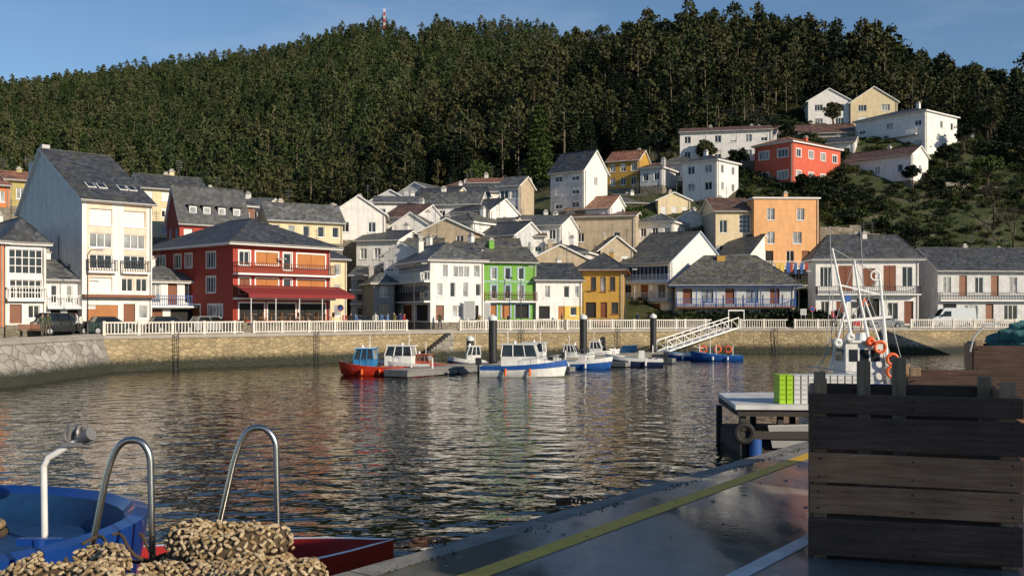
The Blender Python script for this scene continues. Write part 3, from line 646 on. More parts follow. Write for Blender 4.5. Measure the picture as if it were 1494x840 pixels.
CE=mkcoll('eucalyptus_trees',[('eucalyptus',(lambda mb,h=h,l=l:euc(mb,h,LF1,1.0,l))) for h,l in((18,.28),(21,.42),(16,.22),(20,.36),(14,.2))]+[('pine',lambda mb:pine(mb,15)),('darkeuc',lambda mb:euc(mb,18,LF2,1.1,.2,BARK2)),('darkeuc',lambda mb:euc(mb,15,LF2,1.1,.15,BARK2))])
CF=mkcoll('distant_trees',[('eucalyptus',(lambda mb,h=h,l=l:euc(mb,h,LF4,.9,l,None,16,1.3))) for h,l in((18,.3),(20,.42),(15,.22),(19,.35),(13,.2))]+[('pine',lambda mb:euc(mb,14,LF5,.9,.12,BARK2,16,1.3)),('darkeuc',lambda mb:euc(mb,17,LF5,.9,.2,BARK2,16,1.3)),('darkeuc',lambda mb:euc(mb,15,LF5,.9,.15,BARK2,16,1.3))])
CB=mkcoll('shrubs',[('shrub',lambda mb:bush(mb)),('shrub',lambda mb:bush(mb,LF1)),('shrub',lambda mb:bush(mb,LF2)),('shrub',lambda mb:bush(mb))])
def scatter(name,pts,coll):
    me=bpy.data.meshes.new(name); me.from_pydata([p[0] for p in pts],[],[])
    for an,ty,ix in(('scl','FLOAT',1),('rot','FLOAT',2),('idx','INT',3)):
        at=me.attributes.new(an,ty,'POINT'); at.data.foreach_set('value',[p[ix] for p in pts])
    o=bpy.data.objects.new(name,me); scene.collection.objects.link(o)
    g=bpy.data.node_groups.new(name+'_gn','GeometryNodeTree'); g.interface.new_socket('Geometry',in_out='INPUT',socket_type='NodeSocketGeometry'); g.interface.new_socket('Geometry',in_out='OUTPUT',socket_type='NodeSocketGeometry')
    gi=g.nodes.new('NodeGroupInput');go=g.nodes.new('NodeGroupOutput'); ip=g.nodes.new('GeometryNodeInstanceOnPoints'); ci=g.nodes.new('GeometryNodeCollectionInfo')
    ci.inputs['Collection'].default_value=coll; ci.inputs['Separate Children'].default_value=True; ci.inputs['Reset Children'].default_value=True
    def na(n,t):
        a=g.nodes.new('GeometryNodeInputNamedAttribute'); a.data_type=t; a.inputs['Name'].default_value=n; return a.outputs['Attribute']
    cx=g.nodes.new('ShaderNodeCombineXYZ'); g.links.new(na('rot','FLOAT'),cx.inputs[2])
    l=g.links.new; l(gi.outputs[0],ip.inputs['Points']); l(ci.outputs[0],ip.inputs['Instance']); ip.inputs['Pick Instance'].default_value=True
    l(na('idx','INT'),ip.inputs['Instance Index']); l(cx.outputs[0],ip.inputs['Rotation']); l(na('scl','FLOAT'),ip.inputs['Scale']); l(ip.outputs[0],go.inputs[0])
    md=o.modifiers.new('scatter','NODES'); md.node_group=g; return o
def infoot(x,y,m=.5):
    for X0,Y0,c,s,L,d in FOOT:
        dx,dy=x-X0,y-Y0; u=dx*c+dy*s; v=-dx*s+dy*c
        if -m<u<L+m and -m<v<d+m: return True
    return False
pts=[]
def limD(px): return interp([(-400,215),(300,200),(450,190),(560,182),(620,178),(780,180),(850,182),(960,188),(1000,192),(1100,198),(1170,214),(1320,216),(1400,205),(1494,190),(1900,180)],px)
y=176.
while y<530:
    x=-200.
    while x<500:
        X=x+U(-2,2);Y=y+U(-2,2); px=CX+X*F/Y
        if -300<px<1800 and Y>limD(px) and not infoot(X,Y,2):
            z=nearz(px,Y)
            if Y<480 or px>500:
                k=noise.noise(Vector((X*.02,Y*.02,5)))
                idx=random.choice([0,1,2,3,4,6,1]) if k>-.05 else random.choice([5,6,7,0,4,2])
                if px<930+k*120: idx=random.choice([5,6,7,6,7,7])  # left flank meant to get the darkened foliage, its shade put into leaf colour
                sc=U(.7,1.1)*(1 if Y>240 else .72)
                if noise.noise(Vector((X*.06,Y*.06,15)))>.38: sc*=.6
                pts.append(((X,Y,z),sc,U(0,6.28),idx))
        x+=5.0
    y+=5.0
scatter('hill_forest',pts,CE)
pts=[]
y=275.
while y<950:
    hw=y*.78; x=-hw
    while x<y*.2:
        X=x+U(-3,3);Y=y+U(-3,3); px=CX+X*F/Y
        z=farz(px,Y)
        k=noise.noise(Vector((X*.009,Y*.009,1)))
        low=Y<470
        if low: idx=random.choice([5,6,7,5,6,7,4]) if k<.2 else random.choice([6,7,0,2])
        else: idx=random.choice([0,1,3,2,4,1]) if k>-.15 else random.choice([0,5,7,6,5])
        pts.append(((X,Y,z),U(.6,1.05),U(0,6.28),idx))
        x+=6.8
    y+=6.8
scatter('distant_forest',pts,CF)
pts=[]
for i in range(19000):
    px=U(-150,1750) if i<6000 else U(960,1750); D=U(118,235)
    X=WX(px,D)
    if infoot(X,D,.5): continue
    z=nearz(px,D)
    if z<2.9: continue
    k=noise.noise(Vector((X*.07,D*.07,0)))
    dens=.9 if px>960 or D>180 else .35
    if R()<dens*(.6+k): pts.append(((X,D,z),U(.3,.9)+max(0,k)*1.6,U(0,6.28),random.choice([0,1,2,3] if k<.2 else [1,2,2,0])))
scatter('shrubs',pts,CB)
def tree(name,fn,px,D,z=None,sc=1):
    mb=MB(); fn(mb); o=mb.obj(name,loc=(WX(px,D),D,nearz(px,D) if z is None else z)); o.scale=(sc,)*3; return o
tree('conifer_tree',lambda mb:pine(mb,15,LF3),787,178); tree('round_tree',lambda mb:round_tree(mb,8),700,174)
tree('round_tree',lambda mb:round_tree(mb,7),1440,160); tree('pine_tree',lambda mb:pine(mb,14,LF2),1480,185)
for px,D,h in((1445,190,9),(925,146,5),(790,142,4),(1030,170,6),(1215,196,6),(1150,180,5),(1440,200,8),(1085,152,4),(1500,172,8),(1405,176,6),(960,178,7),(1225,158,4),(980,168,5),(1380,168,5),(1330,162,4),(1075,166,5),(1170,158,4)): tree('round_tree',lambda mb:round_tree(mb,h,random.choice([LF3,LF2,LF1])),px,D)
def bare(mb,h=9):
    def br(p,d,l,r,k):
        q=p+d*l; mb.tube([p,q],[r,r*.65],BARK2,4)
        if k==0: return
        for i in range(3):
            dd=(d+Vector((U(-.7,.7),U(-.7,.7),U(-.1,.5)))).normalized(); br(q,dd,l*.68,r*.6,k-1)
    br(Vector((0,0,-.5)),Vector((0,0,1)),h*.3,.2,5)
tree('bare_tree',bare,1478,148); tree('bare_tree',bare,1450,152)
mb=MB(); RW=[simple('mast_red',(.6,.03,.02)),simple('mast_white',(.8,.8,.8))]
px,D=561,880; z0=farz(px,D)+8; z1=WZ(13,D); X=WX(px,D)
for i in range(6):
    a=z0+(z1-z0)*i/6;b_=z0+(z1-z0)*(i+1)/6
    for sx,sy in((-.6,-.6),(.6,-.6),(.6,.6),(-.6,.6)): mb.beam((X+sx,D+sy,a),(X+sx,D+sy,b_),.35,.35,RW[i%2])
    mb.beam((X-.6,D-.6,a),(X+.6,D-.6,b_),.2,.2,RW[i%2]); mb.beam((X+.6,D-.6,a),(X-.6,D-.6,b_),.2,.2,RW[i%2])
mb.obj('radio_mast')
# ------------------------------------------------------------ boats
STR=simple('steel_rail',(.6,.6,.6),.25,1)
def boat(name,px,D,yaw,L,B,fb,hullm,stripem,deckm,cabin=None,cabm=TRIM,engine=False,extra=None,rise=.45,rails=True):
    e=empty(name,W(px,D,0),math.radians(yaw)); mb=MB(); n=16;secs=[]
    for i in range(n+1):
        t=i/n; hb=B/2*(1-max(0,(t-.45)/.55)**2.3)*(.86+.14*min(1,t*3)); sh=fb+rise*t**2.2
        hb=max(hb,.03)
        x=-L/2+L*t
        rk=.10*L*max(0,(t-.6)/.4)
        secs.append([(x-rk,0,-.35+.3*t**4),(x-rk*.8,hb*.55,-.25+.25*t**4),(x-rk*.4,hb*.88,.08),(x-rk*.1,hb*.97,sh*.62),(x,hb,sh),(x,max(hb-.09,.0),sh),(x,max(hb-.11,0),sh-.22)])
    for i in range(n):
        for sgn in(1,-1):
            A=[(p[0],p[1]*sgn,p[2]) for p in secs[i]];C=[(p[0],p[1]*sgn,p[2]) for p in secs[i+1]]
            for j in range(6):
                m_=hullm if j<3 else (stripem if j==3 else TRIM if j==4 else deckm)
                f=[A[j],C[j],C[j+1],A[j+1]]; mb.face(f if sgn<0 else f[::-1],m_)
            mb.face([A[6],C[6],(C[6][0],0,C[6][2]),(A[6][0],0,A[6][2])],deckm)
    A=secs[0]; mb.face([(p[0],p[1],p[2]) for p in A[:5]]+[(p[0],-p[1],p[2]) for p in A[:5]][::-1],hullm)
    mb.obj('hull',parent=e,smooth=True)
    d=MB(); z=fb-.2
    if cabin:
        x0,x1,h,wf=cabin; w=B*wf/2
        d.box((x0,-w,z),(x1,w,z+h*.52),cabm)
        zz=z+h*.52; d.face([(x1,-w,zz),(x1,w,zz),(x1-.25,w*.92,z+h),(x1-.25,-w*.92,z+h)],GLASS)
        for sg in(-1,1): d.face([(x0,w*sg,zz),(x1,w*sg,zz),(x1-.25,w*.92*sg,z+h),(x0+.1,w*.92*sg,z+h)],GLASS)
        d.face([(x0,-w,zz),(x0,w,zz),(x0+.1,w*.92,z+h),(x0+.1,-w*.92,z+h)],CURT)
        for t in(0,.33,.66,1):
            for sg in(-1,1): d.beam((x0+(x1-x0)*t,w*sg*1.01,zz),(x0+.1+(x1-.35-x0)*t,w*.93*sg,z+h),.07,.07,cabm)
        d.beam((x1+.01,0,zz),(x1-.24,0,z+h),.06,.06,cabm)
        d.box((x0-.1,-w*1.02,z+h),(x1-.1,w*1.02,z+h+.08),cabm)
        d.cyl((x0+.4,0,z+h),(x0+.4,0,z+h+1.1),.03,.02,TRIM,6); d.beam((x0+.4,-.3,z+h+.8),(x0+.4,.3,z+h+.8),.04,.04,TRIM)
        d.cyl((x0+.9,.2,z+h+.08),(x0+.9,.2,z+h+.28),.1,.08,TRIM,8)
    if rails:
        pr=[]
        for i in range(8):
            t=.55+.44*i/7; k=int(t*n); p=secs[min(k,n)][4]; pr.append((p[0]-.05,p[1]*.9,p[2]))
        for sg in(-1,1):
            d.tube([(p[0],p[1]*sg,p[2]+.42) for p in pr],.018,STR,5)
            for p in pr[::2]: d.cyl((p[0],p[1]*sg,p[2]),(p[0],p[1]*sg,p[2]+.42),.015,.015,STR,5)
        fm=simple('fender_orange',(.7,.13,.02)) if R()<.3 else simple('fender_white',(.75,.75,.75))
        for x in(-L*.2,L*.08): 
            for sg in(-1,1): d.cyl((x,B*.5*sg+.1*sg,fb*.15),(x,B*.5*sg+.1*sg,fb*.8),.09,.09,fm,8)
    d.box((-L*.33,-B*.40,z+.02),(-L*.25,B*.40,z+.1),stripem)
    if engine:
        em=simple('engine_cowl',(.03,.03,.04),.3); x=-L/2-.25
        d.box((x-.18,-.17,fb+.05),(x+.25,.17,fb+.55),em); d.box((x-.05,-.07,-.35),(x+.08,.07,fb+.05),em); d.box((x-.15,-.02,-.25),(x+.2,.02,-.15),em)
    if rails:
        for i in range(5):
            x,yy,s_=U(-L*.4,L*.15),U(-B*.3,B*.3),U(.08,.2); d.box((x,yy,z+.02),(x+s_*1.6,yy+s_,z+s_*1.5),random.choice([GDK,OR_,TRIM,DARKM,BLUET]))
    if extra: extra(d,L,B,z)
    d.obj('fittings',parent=e,bevel=.015); return e
HR=simple('hull_red',(.50,.035,.015),.35,var=.3); HW=simple('hull_white',(.75,.75,.72),.3,var=.25); HB=simple('hull_blue',(.02,.10,.36),.35,var=.3); HN=simple('hull_navy',(.02,.03,.08),.35)
CAN=simple('canopy_blue',(.02,.18,.42),.7); WDK=simple('wood_deck',(.32,.13,.05),.6); GDK=simple('grey_deck',(.42,.43,.43),.7); OR_=simple('life_ring_orange',(.8,.12,.02),.5)
boat('red_fishing_boat',540,73.5,175,4.7,1.9,.62,HR,HR,WDK,(-.4,1.1,1.5,.75),CAN,extra=lambda d,L,B,z:(d.box((-.3,-.7,z+1.58),(1.0,.7,z+1.62),TRIM)))
boat('orange_cabin_boat',588,79,170,4.8,1.9,.6,HR,HW,WDK,(-.9,1.3,1.55,.8),TRIM)
boat('wooden_boat',632,79.5,168,4.2,1.7,.5,WDK,HR,WDK,(.2,1.3,.95,.7),simple('varnish',(.35,.08,.03),.3))
boat('workboat',690,84,190,4.4,1.8,.55,HN,HW,GDK,(-.6,.6,1.4,.6),HW)
boat('white_cabin_cruiser',765,71.5,-6,6.2,2.4,.8,HW,HB,HW,(-1.6,1.0,1.7,.72),HW,True,extra=lambda d,L,B,z:(d.slab([(1.0,-.75,z+.7),(2.3,-.35,z+.5),(2.3,.35,z+.5),(1.0,.75,z+.7)],.5,HW)))
boat('white_cabin_cruiser',775,86,165,5,2,.7,HW,HW,HW,(-1.2,.8,1.5,.7),HW,True)
boat('open_motorboat',850,82,-14,5.0,1.9,.6,HB,HW,HW,None,HW,True,extra=lambda d,L,B,z:(d.box((-.3,-.35,z),(.3,.35,z+.8),HW),d.face([(.3,-.45,z+.8),(.3,.45,z+.8),(.1,.4,z+1.25),(.1,-.4,z+1.25)],GLASS)))
boat('open_motorboat',832,92,-20,4.8,1.9,.6,HW,HW,HW,(-.5,.6,1.2,.6),HW,True)
def cano(d,L,B,z):
    d.slab([(-.2,-.8,z+.75),(1.3,-.7,z+.7),(1.0,.7,z+1.35),(-.3,.8,z+1.4)],.04,CAN); d.box((-.9,-.5,z),(-.4,.5,z+.9),HW)
boat('canopy_motorboat',925,86,172,5.0,1.9,.65,HN,HW,HW,None,HW,True,extra=cano)
boat('open_motorboat',868,100,-10,5,1.9,.6,HW,HW,HW,(-.5,.7,1.3,.7),HW,True)
def rings(d,L,B,z):
    for x in(-1.2,-.2,1.2): d.torus((x,-B*.4,z+.75),.30,.08,OR_,'y')
    for x in(-1.6,0,1.6): d.cyl((x,-.3,z),(x,-.3,z+1.2),.04,.04,TRIM,6)
    d.cyl((.6,.2,z),(.6,.2,z+2.2),.04,.03,TRIM,6)
boat('blue_rowing_boat',1045,97,172,5,2,.5,HB,HB,CAN,None,extra=rings)
boat('blue_rowing_boat',1002,99,168,4.6,1.9,.45,HB,HW,CAN,None,extra=lambda d,L,B,z:d.box((-.8,-.4,z),(.5,.4,z+.35),CAN))
mb=MB(); a=Vector((-8.3,71,0));c=Vector((15.3,105,0)); d=(c-a).normalized(); L=(c-a).length
M=Matrix.Translation(a)@Matrix.Rotation(math.atan2(d.y,d.x),4,'Z'); PD=paint('pontoon_deck',(.38,.35,.30),.8,.3,2,.2,False); PF=paint('pontoon_float',(.2,.2,.19),.8,.3,2,0,False)
x=0
while x<L:
    mb.box((x,-1.1,.05),(x+5.8,1.1,.48),PF,M)
    for i in range(42): mb.box((x+i*.138,-1.2,.482),(x+i*.138+.125,1.2,.53),PD,M)
    x+=6
for fx in(2.5,12,21,30,38):
    if fx!=2.5: mb.box((fx,-7.2,.05),(fx+.8,-1.25,.42),PF,M)
    mb.box((fx,1.25,.05),(fx+.8,5,.42),PF,M)
    mb.cyl(M@Vector((fx+.4,-1,.53)),M@Vector((fx+.4,-1,1.3)),.06,.06,TRIM,6)
mb.obj('pontoon')
PB=simple('pile_black',(.02,.02,.022),.45)
for px,D,h in((719,80,4.35),(851,92,4.4),(953,104,4.45),(686,92,2.4)):
    mb=MB(); p=W(px,D); mb.cyl((p.x,D,-3),(p.x,D,h-.35),.34,.34,PB,20); mb.cyl((p.x,D,h-.35),(p.x,D,h-.1),.36,.36,TRIM,20); mb.cyl((p.x,D,h-.1),(p.x,D,h+.12),.36,.05,TRIM,20)
    mb.torus((p.x,D,.75),.5,.06,DARKM); mb.obj('mooring_pile',smooth=True)
mb=MB(); p0=W(1070,115.6,QZ+.15); p1=W(966,105.5,.55)
dv=(p1-p0); dn=Vector((dv.y,-dv.x,0)).normalized()
for sg in(-.7,.7):
    a=p0+dn*sg;b_=p1+dn*sg; up=Vector((0,0,1.15))
    mb.beam(a,b_,.12,.16,TRIM); mb.beam(a+up,b_+up,.1,.1,TRIM); n=9
    for i in range(n+1):
        t=i/n; q=a.lerp(b_,t); mb.beam(q,q+up,.07,.07,TRIM)
        if i<n: mb.beam(q,a.lerp(b_,(i+1)/n)+up,.05,.05,TRIM)
mb.slab([p0+dn*.65,p1+dn*.65,p1-dn*.65,p0-dn*.65],.08,GDK); mb.obj('gangway')
mb=MB(); p=W(1074,116.2,QZ)
for sx in(-.9,.9): mb.cyl((p.x+sx,p.y,QZ),(p.x+sx,p.y,QZ+2.2),.06,.06,TRIM,8)
mb.box((p.x-.9,p.y-.04,QZ+2.05),(p.x+.9,p.y+.04,QZ+2.2),TRIM); mb.obj('gangway_gate')
# ------------------------------------------------------------ cars
ALU=simple('wheel_alloy',(.5,.5,.52),.3,.9); LAMP=simple('headlamp',(.7,.7,.7),.1); TAIL=simple('tail_lamp',(.4,.01,.01),.2); CG=glassm('car_glass',(.015,.018,.02),.03)
def car(name,px,D,yaw,col,kind='hatch'):
    m=simple('car_paint_%s'%name,col,.25,.3,1,.05)
    van=kind=='van'
    if van: L,Wd=5.2,1.95; body=[(-2.6,.35),(-2.6,1.1),(-2.55,2.2),(-2.4,2.38),(.9,2.4),(1.15,2.3),(1.75,1.45),(2.45,1.15),(2.6,.85),(2.6,.35)]
    elif kind=='suv': L,Wd=4.5,1.8; body=[(-2.2,.35),(-2.25,1.0),(-2.1,1.05),(1.0,1.08),(2.1,.98),(2.25,.7),(2.25,.35)]
    else: L,Wd=4.2,1.7; body=[(-2.05,.28),(-2.1,.85),(-1.95,.95),(.9,.95),(1.95,.78),(2.1,.6),(2.1,.28)]
    e=empty(name,W(px,D,QZ+.005),math.radians(yaw)); b_=MB(); hw=Wd/2
    n=len(body)
    for sg in(-1,1): 
        f=[(x,hw*sg*(.93 if z>1.9 else 1),z) for x,z in body]; b_.face(f if sg>0 else f[::-1],m)
    for i in range(n):
        a,c=body[i],body[(i+1)%n]; wa=hw*(.93 if a[1]>1.9 else 1);wc=hw*(.93 if c[1]>1.9 else 1)
        b_.face([(a[0],-wa,a[1]),(a[0],wa,a[1]),(c[0],wc,c[1]),(c[0],-wc,c[1])],m)
    b_.obj('body',parent=e,bevel=.06,smooth=True)
    g=MB()
    if not van:
        z0=body[2][1]; zt=1.75 if kind=='suv' else 1.45
        bx0,bx1=(-2.0,.95) if kind!='sedan' else(-1.5,.95); tx0,tx1=bx0+.35,bx1-.75
        w0,w1=hw*.94,hw*.76
        Bt=[(bx0,-w0,z0-.02),(bx1,-w0,z0-.02),(bx1,w0,z0-.02),(bx0,w0,z0-.02)];T=[(tx0,-w1,zt),(tx1,-w1,zt),(tx1,w1,zt),(tx0,w1,zt)]
        for i in range(4): j=(i+1)%4; g.face([Bt[i],Bt[j],T[j],T[i]],CG)
        g.slab([(p[0],p[1],zt+.05) for p in T],.06,m)
        for i in range(4): g.beam(Bt[i],T[i],.09,.09,m)
        for sg in(-1,1): g.beam(((bx0+bx1)/2,w0*sg,z0),((tx0+tx1)/2,w1*sg,zt),.09,.05,m); g.box((.75,sg*(hw+.02)-.1,z0-.02),(.9,sg*(hw+.02)+.1,z0+.14),m)
    else:
        for sg in(-1,1):
            g.face([(.35,sg*(hw+.004),1.4),(1.6,sg*(hw+.004),1.4),(1.1,sg*(hw*.96+.01),2.05),(.35,sg*(hw*.96+.01),2.05)],CG); g.box((1.45,sg*(hw+.1)-.1,1.35),(1.6,sg*(hw+.1)+.1,1.65),DARKM)
        g.face([(1.79,-hw*.9,1.47),(1.79,hw*.9,1.47),(1.23,hw*.85,2.25),(1.23,-hw*.85,2.25)],CG)
    xf=L/2
    for sg in(-1,1):
        g.box((xf-.2,sg*hw*.75-.2,.6),(xf+.02,sg*hw*.75+.2,.78),LAMP); g.box((-xf-.03,sg*hw*.8-.12,.75),(-xf+.1,sg*hw*.8+.12,1.0),TAIL)
        for x in(-L*.3,L*.31):
            y=sg*(hw-.1); g.cyl((x,y-.1,.32),(x,y+.12*1,.32),.33,.33,TYRE,20); g.cyl((x,y+sg*.115,.32),(x,y+sg*.13,.32),.2,.2,ALU,12)
    g.box((-xf-.03,-.26,.45),(-xf-.012,.26,.57),TRIM); g.box((xf+.012,-.26,.4),(xf+.03,.26,.52),TRIM)
    g.obj('trim',parent=e,smooth=False); return e
car('dark_suv',93,82,42,(.015,.017,.02),'suv'); car('green_car',160,84,42,(.01,.03,.025),'sedan'); car('dark_car',250,89,42,(.012,.015,.02)); car('silver_car',312,91.5,42,(.4,.42,.43)); car('grey_car',374,94,42,(.25,.26,.27))
car('white_van',1388,124,176,(.75,.75,.74),'van'); car('dark_car',530,105,30,(.02,.02,.03)); car('grey_car',1290,121.5,0,(.15,.16,.17),'sedan')
# ------------------------------------------------------------ people
SKIN=simple('skin',(.45,.27,.19),.6)
def person(px,D,z,rot,top,leg,hair,walk=0.2,h=1.72,arm=.1):
    k=h/1.72
    J=[(0,0,.95,.13,.11),(0,0,1.15,.13,.10),(0,0,1.38,.17,.11),(0,.0,1.48,.06,.06),(0,.015,1.56,.07,.08),(0,.02,1.66,.075,.09),
       (.1,0,.9,.09,.09),(.11,walk*.5,.5,.065,.065),(.12,walk-.03,.08,.045,.05),(.13,walk+.12,.04,.045,.03),
       (-.1,0,.9,.09,.09),(-.11,-walk*.4,.5,.065,.065),(-.12,-walk,.08,.045,.05),(-.13,-walk+.15,.04,.045,.03),
       (.2,0,1.4,.06,.06),(.26,-.05-arm*.3,1.12,.045,.045),(.27,.08+arm,.88,.035,.035),(.27,.12+arm,.79,.03,.04),
       (-.2,0,1.4,.06,.06),(-.26,-.03,1.12,.045,.045),(-.27,.1,.88,.035,.035),(-.27,.13,.79,.03,.04)]
    E=[(0,1),(1,2),(2,3),(3,4),(4,5),(0,6),(6,7),(7,8),(8,9),(0,10),(10,11),(11,12),(12,13),(2,14),(14,15),(15,16),(16,17),(2,18),(18,19),(19,20),(20,21)]
    me=bpy.data.meshes.new('p'); me.from_pydata([(a*k,b_*k,c*k) for a,b_,c,_,_ in J],E,[]); o=bpy.data.objects.new('p',me); scene.collection.objects.link(o)
    o.modifiers.new('s','SKIN')
    for i,j in enumerate(J): sv=me.skin_vertices[0].data[i]; sv.radius=(j[3]*k,j[4]*k); sv.use_root=(i==0)
    o.modifiers.new('ss','SUBSURF').levels=1
    dg=bpy.context.evaluated_depsgraph_get(); m2=bpy.data.meshes.new_from_object(o.evaluated_get(dg)); bpy.data.objects.remove(o)
    m2.materials.clear()
    for mm in(simple('cloth_%s'%(str(top)),top,.9),simple('cloth_%s'%(str(leg)),leg,.9),SKIN,simple('hair_%s'%str(hair),hair,.8),DARKM): m2.materials.append(mm)
    for p in m2.polygons:
        c=p.center/k; i=0
        if c.z<.92 and abs(c.x)<.21: i=1
        if c.z<.09: i=4
        if c.z<.86 and abs(c.x)>.22: i=2
        if c.z>1.47: i=2
        if c.z>1.62 or (c.z>1.53 and c.y<.0): i=3
        p.material_index=i; p.use_smooth=True
    q=bpy.data.objects.new('person',m2); q.location=(WX(px,D),D,z); q.rotation_euler[2]=rot; scene.collection.objects.link(q)
cols=[(.03,.04,.1),(.02,.02,.02),(.35,.03,.03),(.6,.6,.58),(.08,.1,.06),(.1,.2,.4),(.25,.2,.1)]
for px,D in((62,70.6),(70,71.4),(112,75.6),(118,76.2),(503,97.0),(512,97.4),(519,97.8),(548,99),(556,99.2),(566,99.6),(575,100),(584,100.4),(590,100.6),(1245,119.5),(742,106),(930,113.6),(642,102.5),(700,105),(820,109.5)):
    person(px,D,QZ+.125,U(0,6.28),random.choice(cols),random.choice([(.02,.03,.07),(.03,.03,.03),(.1,.09,.07)]),random.choice([(.02,.015,.01),(.08,.04,.02),(.3,.3,.3)]),U(.05,.28),U(1.6,1.84),U(0,.15))
# ------------------------------------------------------------ street furniture
def lamp(px,D,h=6.5):
    mb=MB(); p=W(px,D); mb.cyl((p.x,D,QZ),(p.x,D,QZ+.9),.12,.09,DARKM,10); mb.cyl((p.x,D,QZ+.9),(p.x,D,QZ+h),.06,.04,DARKM,8)
    mb.tube([(p.x,D,QZ+h),(p.x+.3,D-.1,QZ+h+.35),(p.x+.9,D-.3,QZ+h+.4)],.035,DARKM,6); mb.box((p.x+.8,D-.45,QZ+h+.28),(p.x+1.35,D-.2,QZ+h+.42),GDK); mb.obj('street_lamp')
for a in((128,80.5),(398,93.5),(604,101.5),(760,108),(912,115),(1165,120)): lamp(*a)
def sign(px,D,z,w_,h,mat=TRIM,name='information_sign'):
    mb=MB(); p=W(px,D); mb.box((p.x-w_/2,D-.03,z),(p.x+w_/2,D,z+h),mat); mb.box((p.x-w_/2+.06,D-.036,z+.06),(p.x+w_/2-.06,D-.032,z+h-.06),GDK)
    for sx in(-w_*.35,w_*.35): mb.cyl((p.x+sx,D+.04,QZ),(p.x+sx,D+.04,z+h),.035,.035,GDK,6)
    mb.obj(name)
sign(685,104,QZ+1.2,1.2,1.9); sign(708,106,QZ+1.0,1.1,1.9); sign(1172,119,QZ+1.6,.7,.7)
def nosign(px,D):
    mb=MB(); p=W(px,D); mb.cyl((p.x,D,QZ),(p.x,D,QZ+2.6),.035,.035,GDK,8); mb.cyl((p.x,D-.05,QZ+2.3),(p.x,D-.07,QZ+2.3),.32,.32,HR,20); mb.cyl((p.x,D-.071,QZ+2.3),(p.x,D-.08,QZ+2.3),.24,.24,HB,20); mb.obj('traffic_sign')
nosign(497,98); nosign(1185,121)
for px,D in((520,101),(700,108.5),(790,110),(1010,116.5)):
    mb=MB(); p=W(px,D); mb.cyl((p.x,D,QZ),(p.x,D,QZ+.45),.28,.36,CEM,12); mb.obj('planter'); mb=MB(); leafclump(mb,Vector((p.x,D,QZ+.75)),.5,90,.16,LF3,1); mb.obj('potted_shrub')
def bench(px,D,rot):
    mb=MB()
    for i in range(4): mb.box((-.9,-.25+i*.12,.43),(.9,-.15+i*.12,.47),BROWN)
    for i in range(3): mb.box((-.9,.27,.55+i*.13),(.9,.3,.65+i*.13),BROWN)
    for sx in(-.7,.7): mb.box((sx-.03,-.22,0),(sx+.03,.26,.425),DARKM); mb.box((sx-.03,.302,.3),(sx+.03,.34,.95),DARKM)
    mb.obj('park_bench',loc=W(px,D,QZ+.01),rotz=rot)
bench(46,76,.75); bench(430,96,.75); bench(880,113.5,.3)
# ------------------------------------------------------------ foreground quay
m,nt,b=newmat('wet_concrete'); co=coords(nt); n1=noise_n(nt,co,.45,6,.6); n2=noise_n(nt,co,9,5,.7); n3=noise_n(nt,coords(nt,(1,.35,1),(0,0,-.95)),.8,5,.6)
c=ramp(nt,n1,[(.3,(.20,.19,.175)),(.55,(.30,.29,.265)),(.75,(.42,.41,.38))]); c=mixc(nt,ramp(nt,n2,[(.3,.45),(.7,0)]),c,(.19,.18,.165))
c=mixc(nt,ramp(nt,n3,[(.40,.7),(.52,0)]),c,(.10,.097,.092))
nt.links.new(c,b.inputs['Base Color']); nt.links.new(ramp(nt,n3,[(.42,.03),(.52,.20),(.68,.45)]),b.inputs['Roughness']); bump(nt,b,n2,.15,.005); WETC=m
EDG=paint('quay_kerb_concrete',(.28,.26,.22),.7,.6,4,.6,False)
ea=Vector((-1.1,6.7,0)); ed=Vector((5.15,6.9,0)).normalized(); en=Vector((-ed.y,ed.x,0))
def ep(s,o=0,z=QZ): q=ea+ed*s-en*o; return Vector((q.x,q.y,z))
mb=MB(); sp=[-60,-12,-8,-4,0,4,8,12,16,20,28,50]
for s0,s1 in zip(sp,sp[1:]): mb.face([ep(s0,.30),ep(s0,60),ep(s1,60),ep(s1,.30)],WETC)
mb.obj('quay_pavement')
# uneven worn kerb built as a strip with chipped outline
mb=MB(); s=-20.
while s<50:
    l=.35; 
    f=lambda s_:.02*noise.noise(Vector((s_*1.1,0,0)))+.025*noise.noise(Vector((s_*5,3,0)))
    h=lambda s_:QZ-.010+.010*noise.noise(Vector((s_*1.7,7,0)))
    gap=.012 if int(round(s/.35))%6==0 else 0
    A=[ep(s+gap,f(s),h(s)-.02),ep(s+gap,.05+f(s),h(s)),ep(s+gap,.305,h(s))];B=[ep(s+l,f(s+l),h(s+l)-.02),ep(s+l,.05+f(s+l),h(s+l)),ep(s+l,.305,h(s+l))]
    mb.face([A[0],A[1],B[1],B[0]],EDG); mb.face([A[1],A[2],B[2],B[1]],EDG)
    mb.face([A[0],B[0],B[0]-Vector((0,0,.4)),A[0]-Vector((0,0,.4))],EDG)
    s+=l
mb.face([ep(-60,.06,QZ-.3),ep(50,.06,QZ-.3),ep(50,.0,-2),ep(-60,.0,-2)],RUBBLE)
mb.face([ep(50,.06,QZ),ep(50,60,QZ),ep(50,60,-2),ep(50,.06,-2)],RUBBLE)
mb.face([ep(-60,.05,QZ-.06),ep(-60,.31,QZ-.06),ep(50,.31,QZ-.06),ep(50,.05,QZ-.06)],RUBBLE)
mb.obj('quay_edge')
mb=MB()
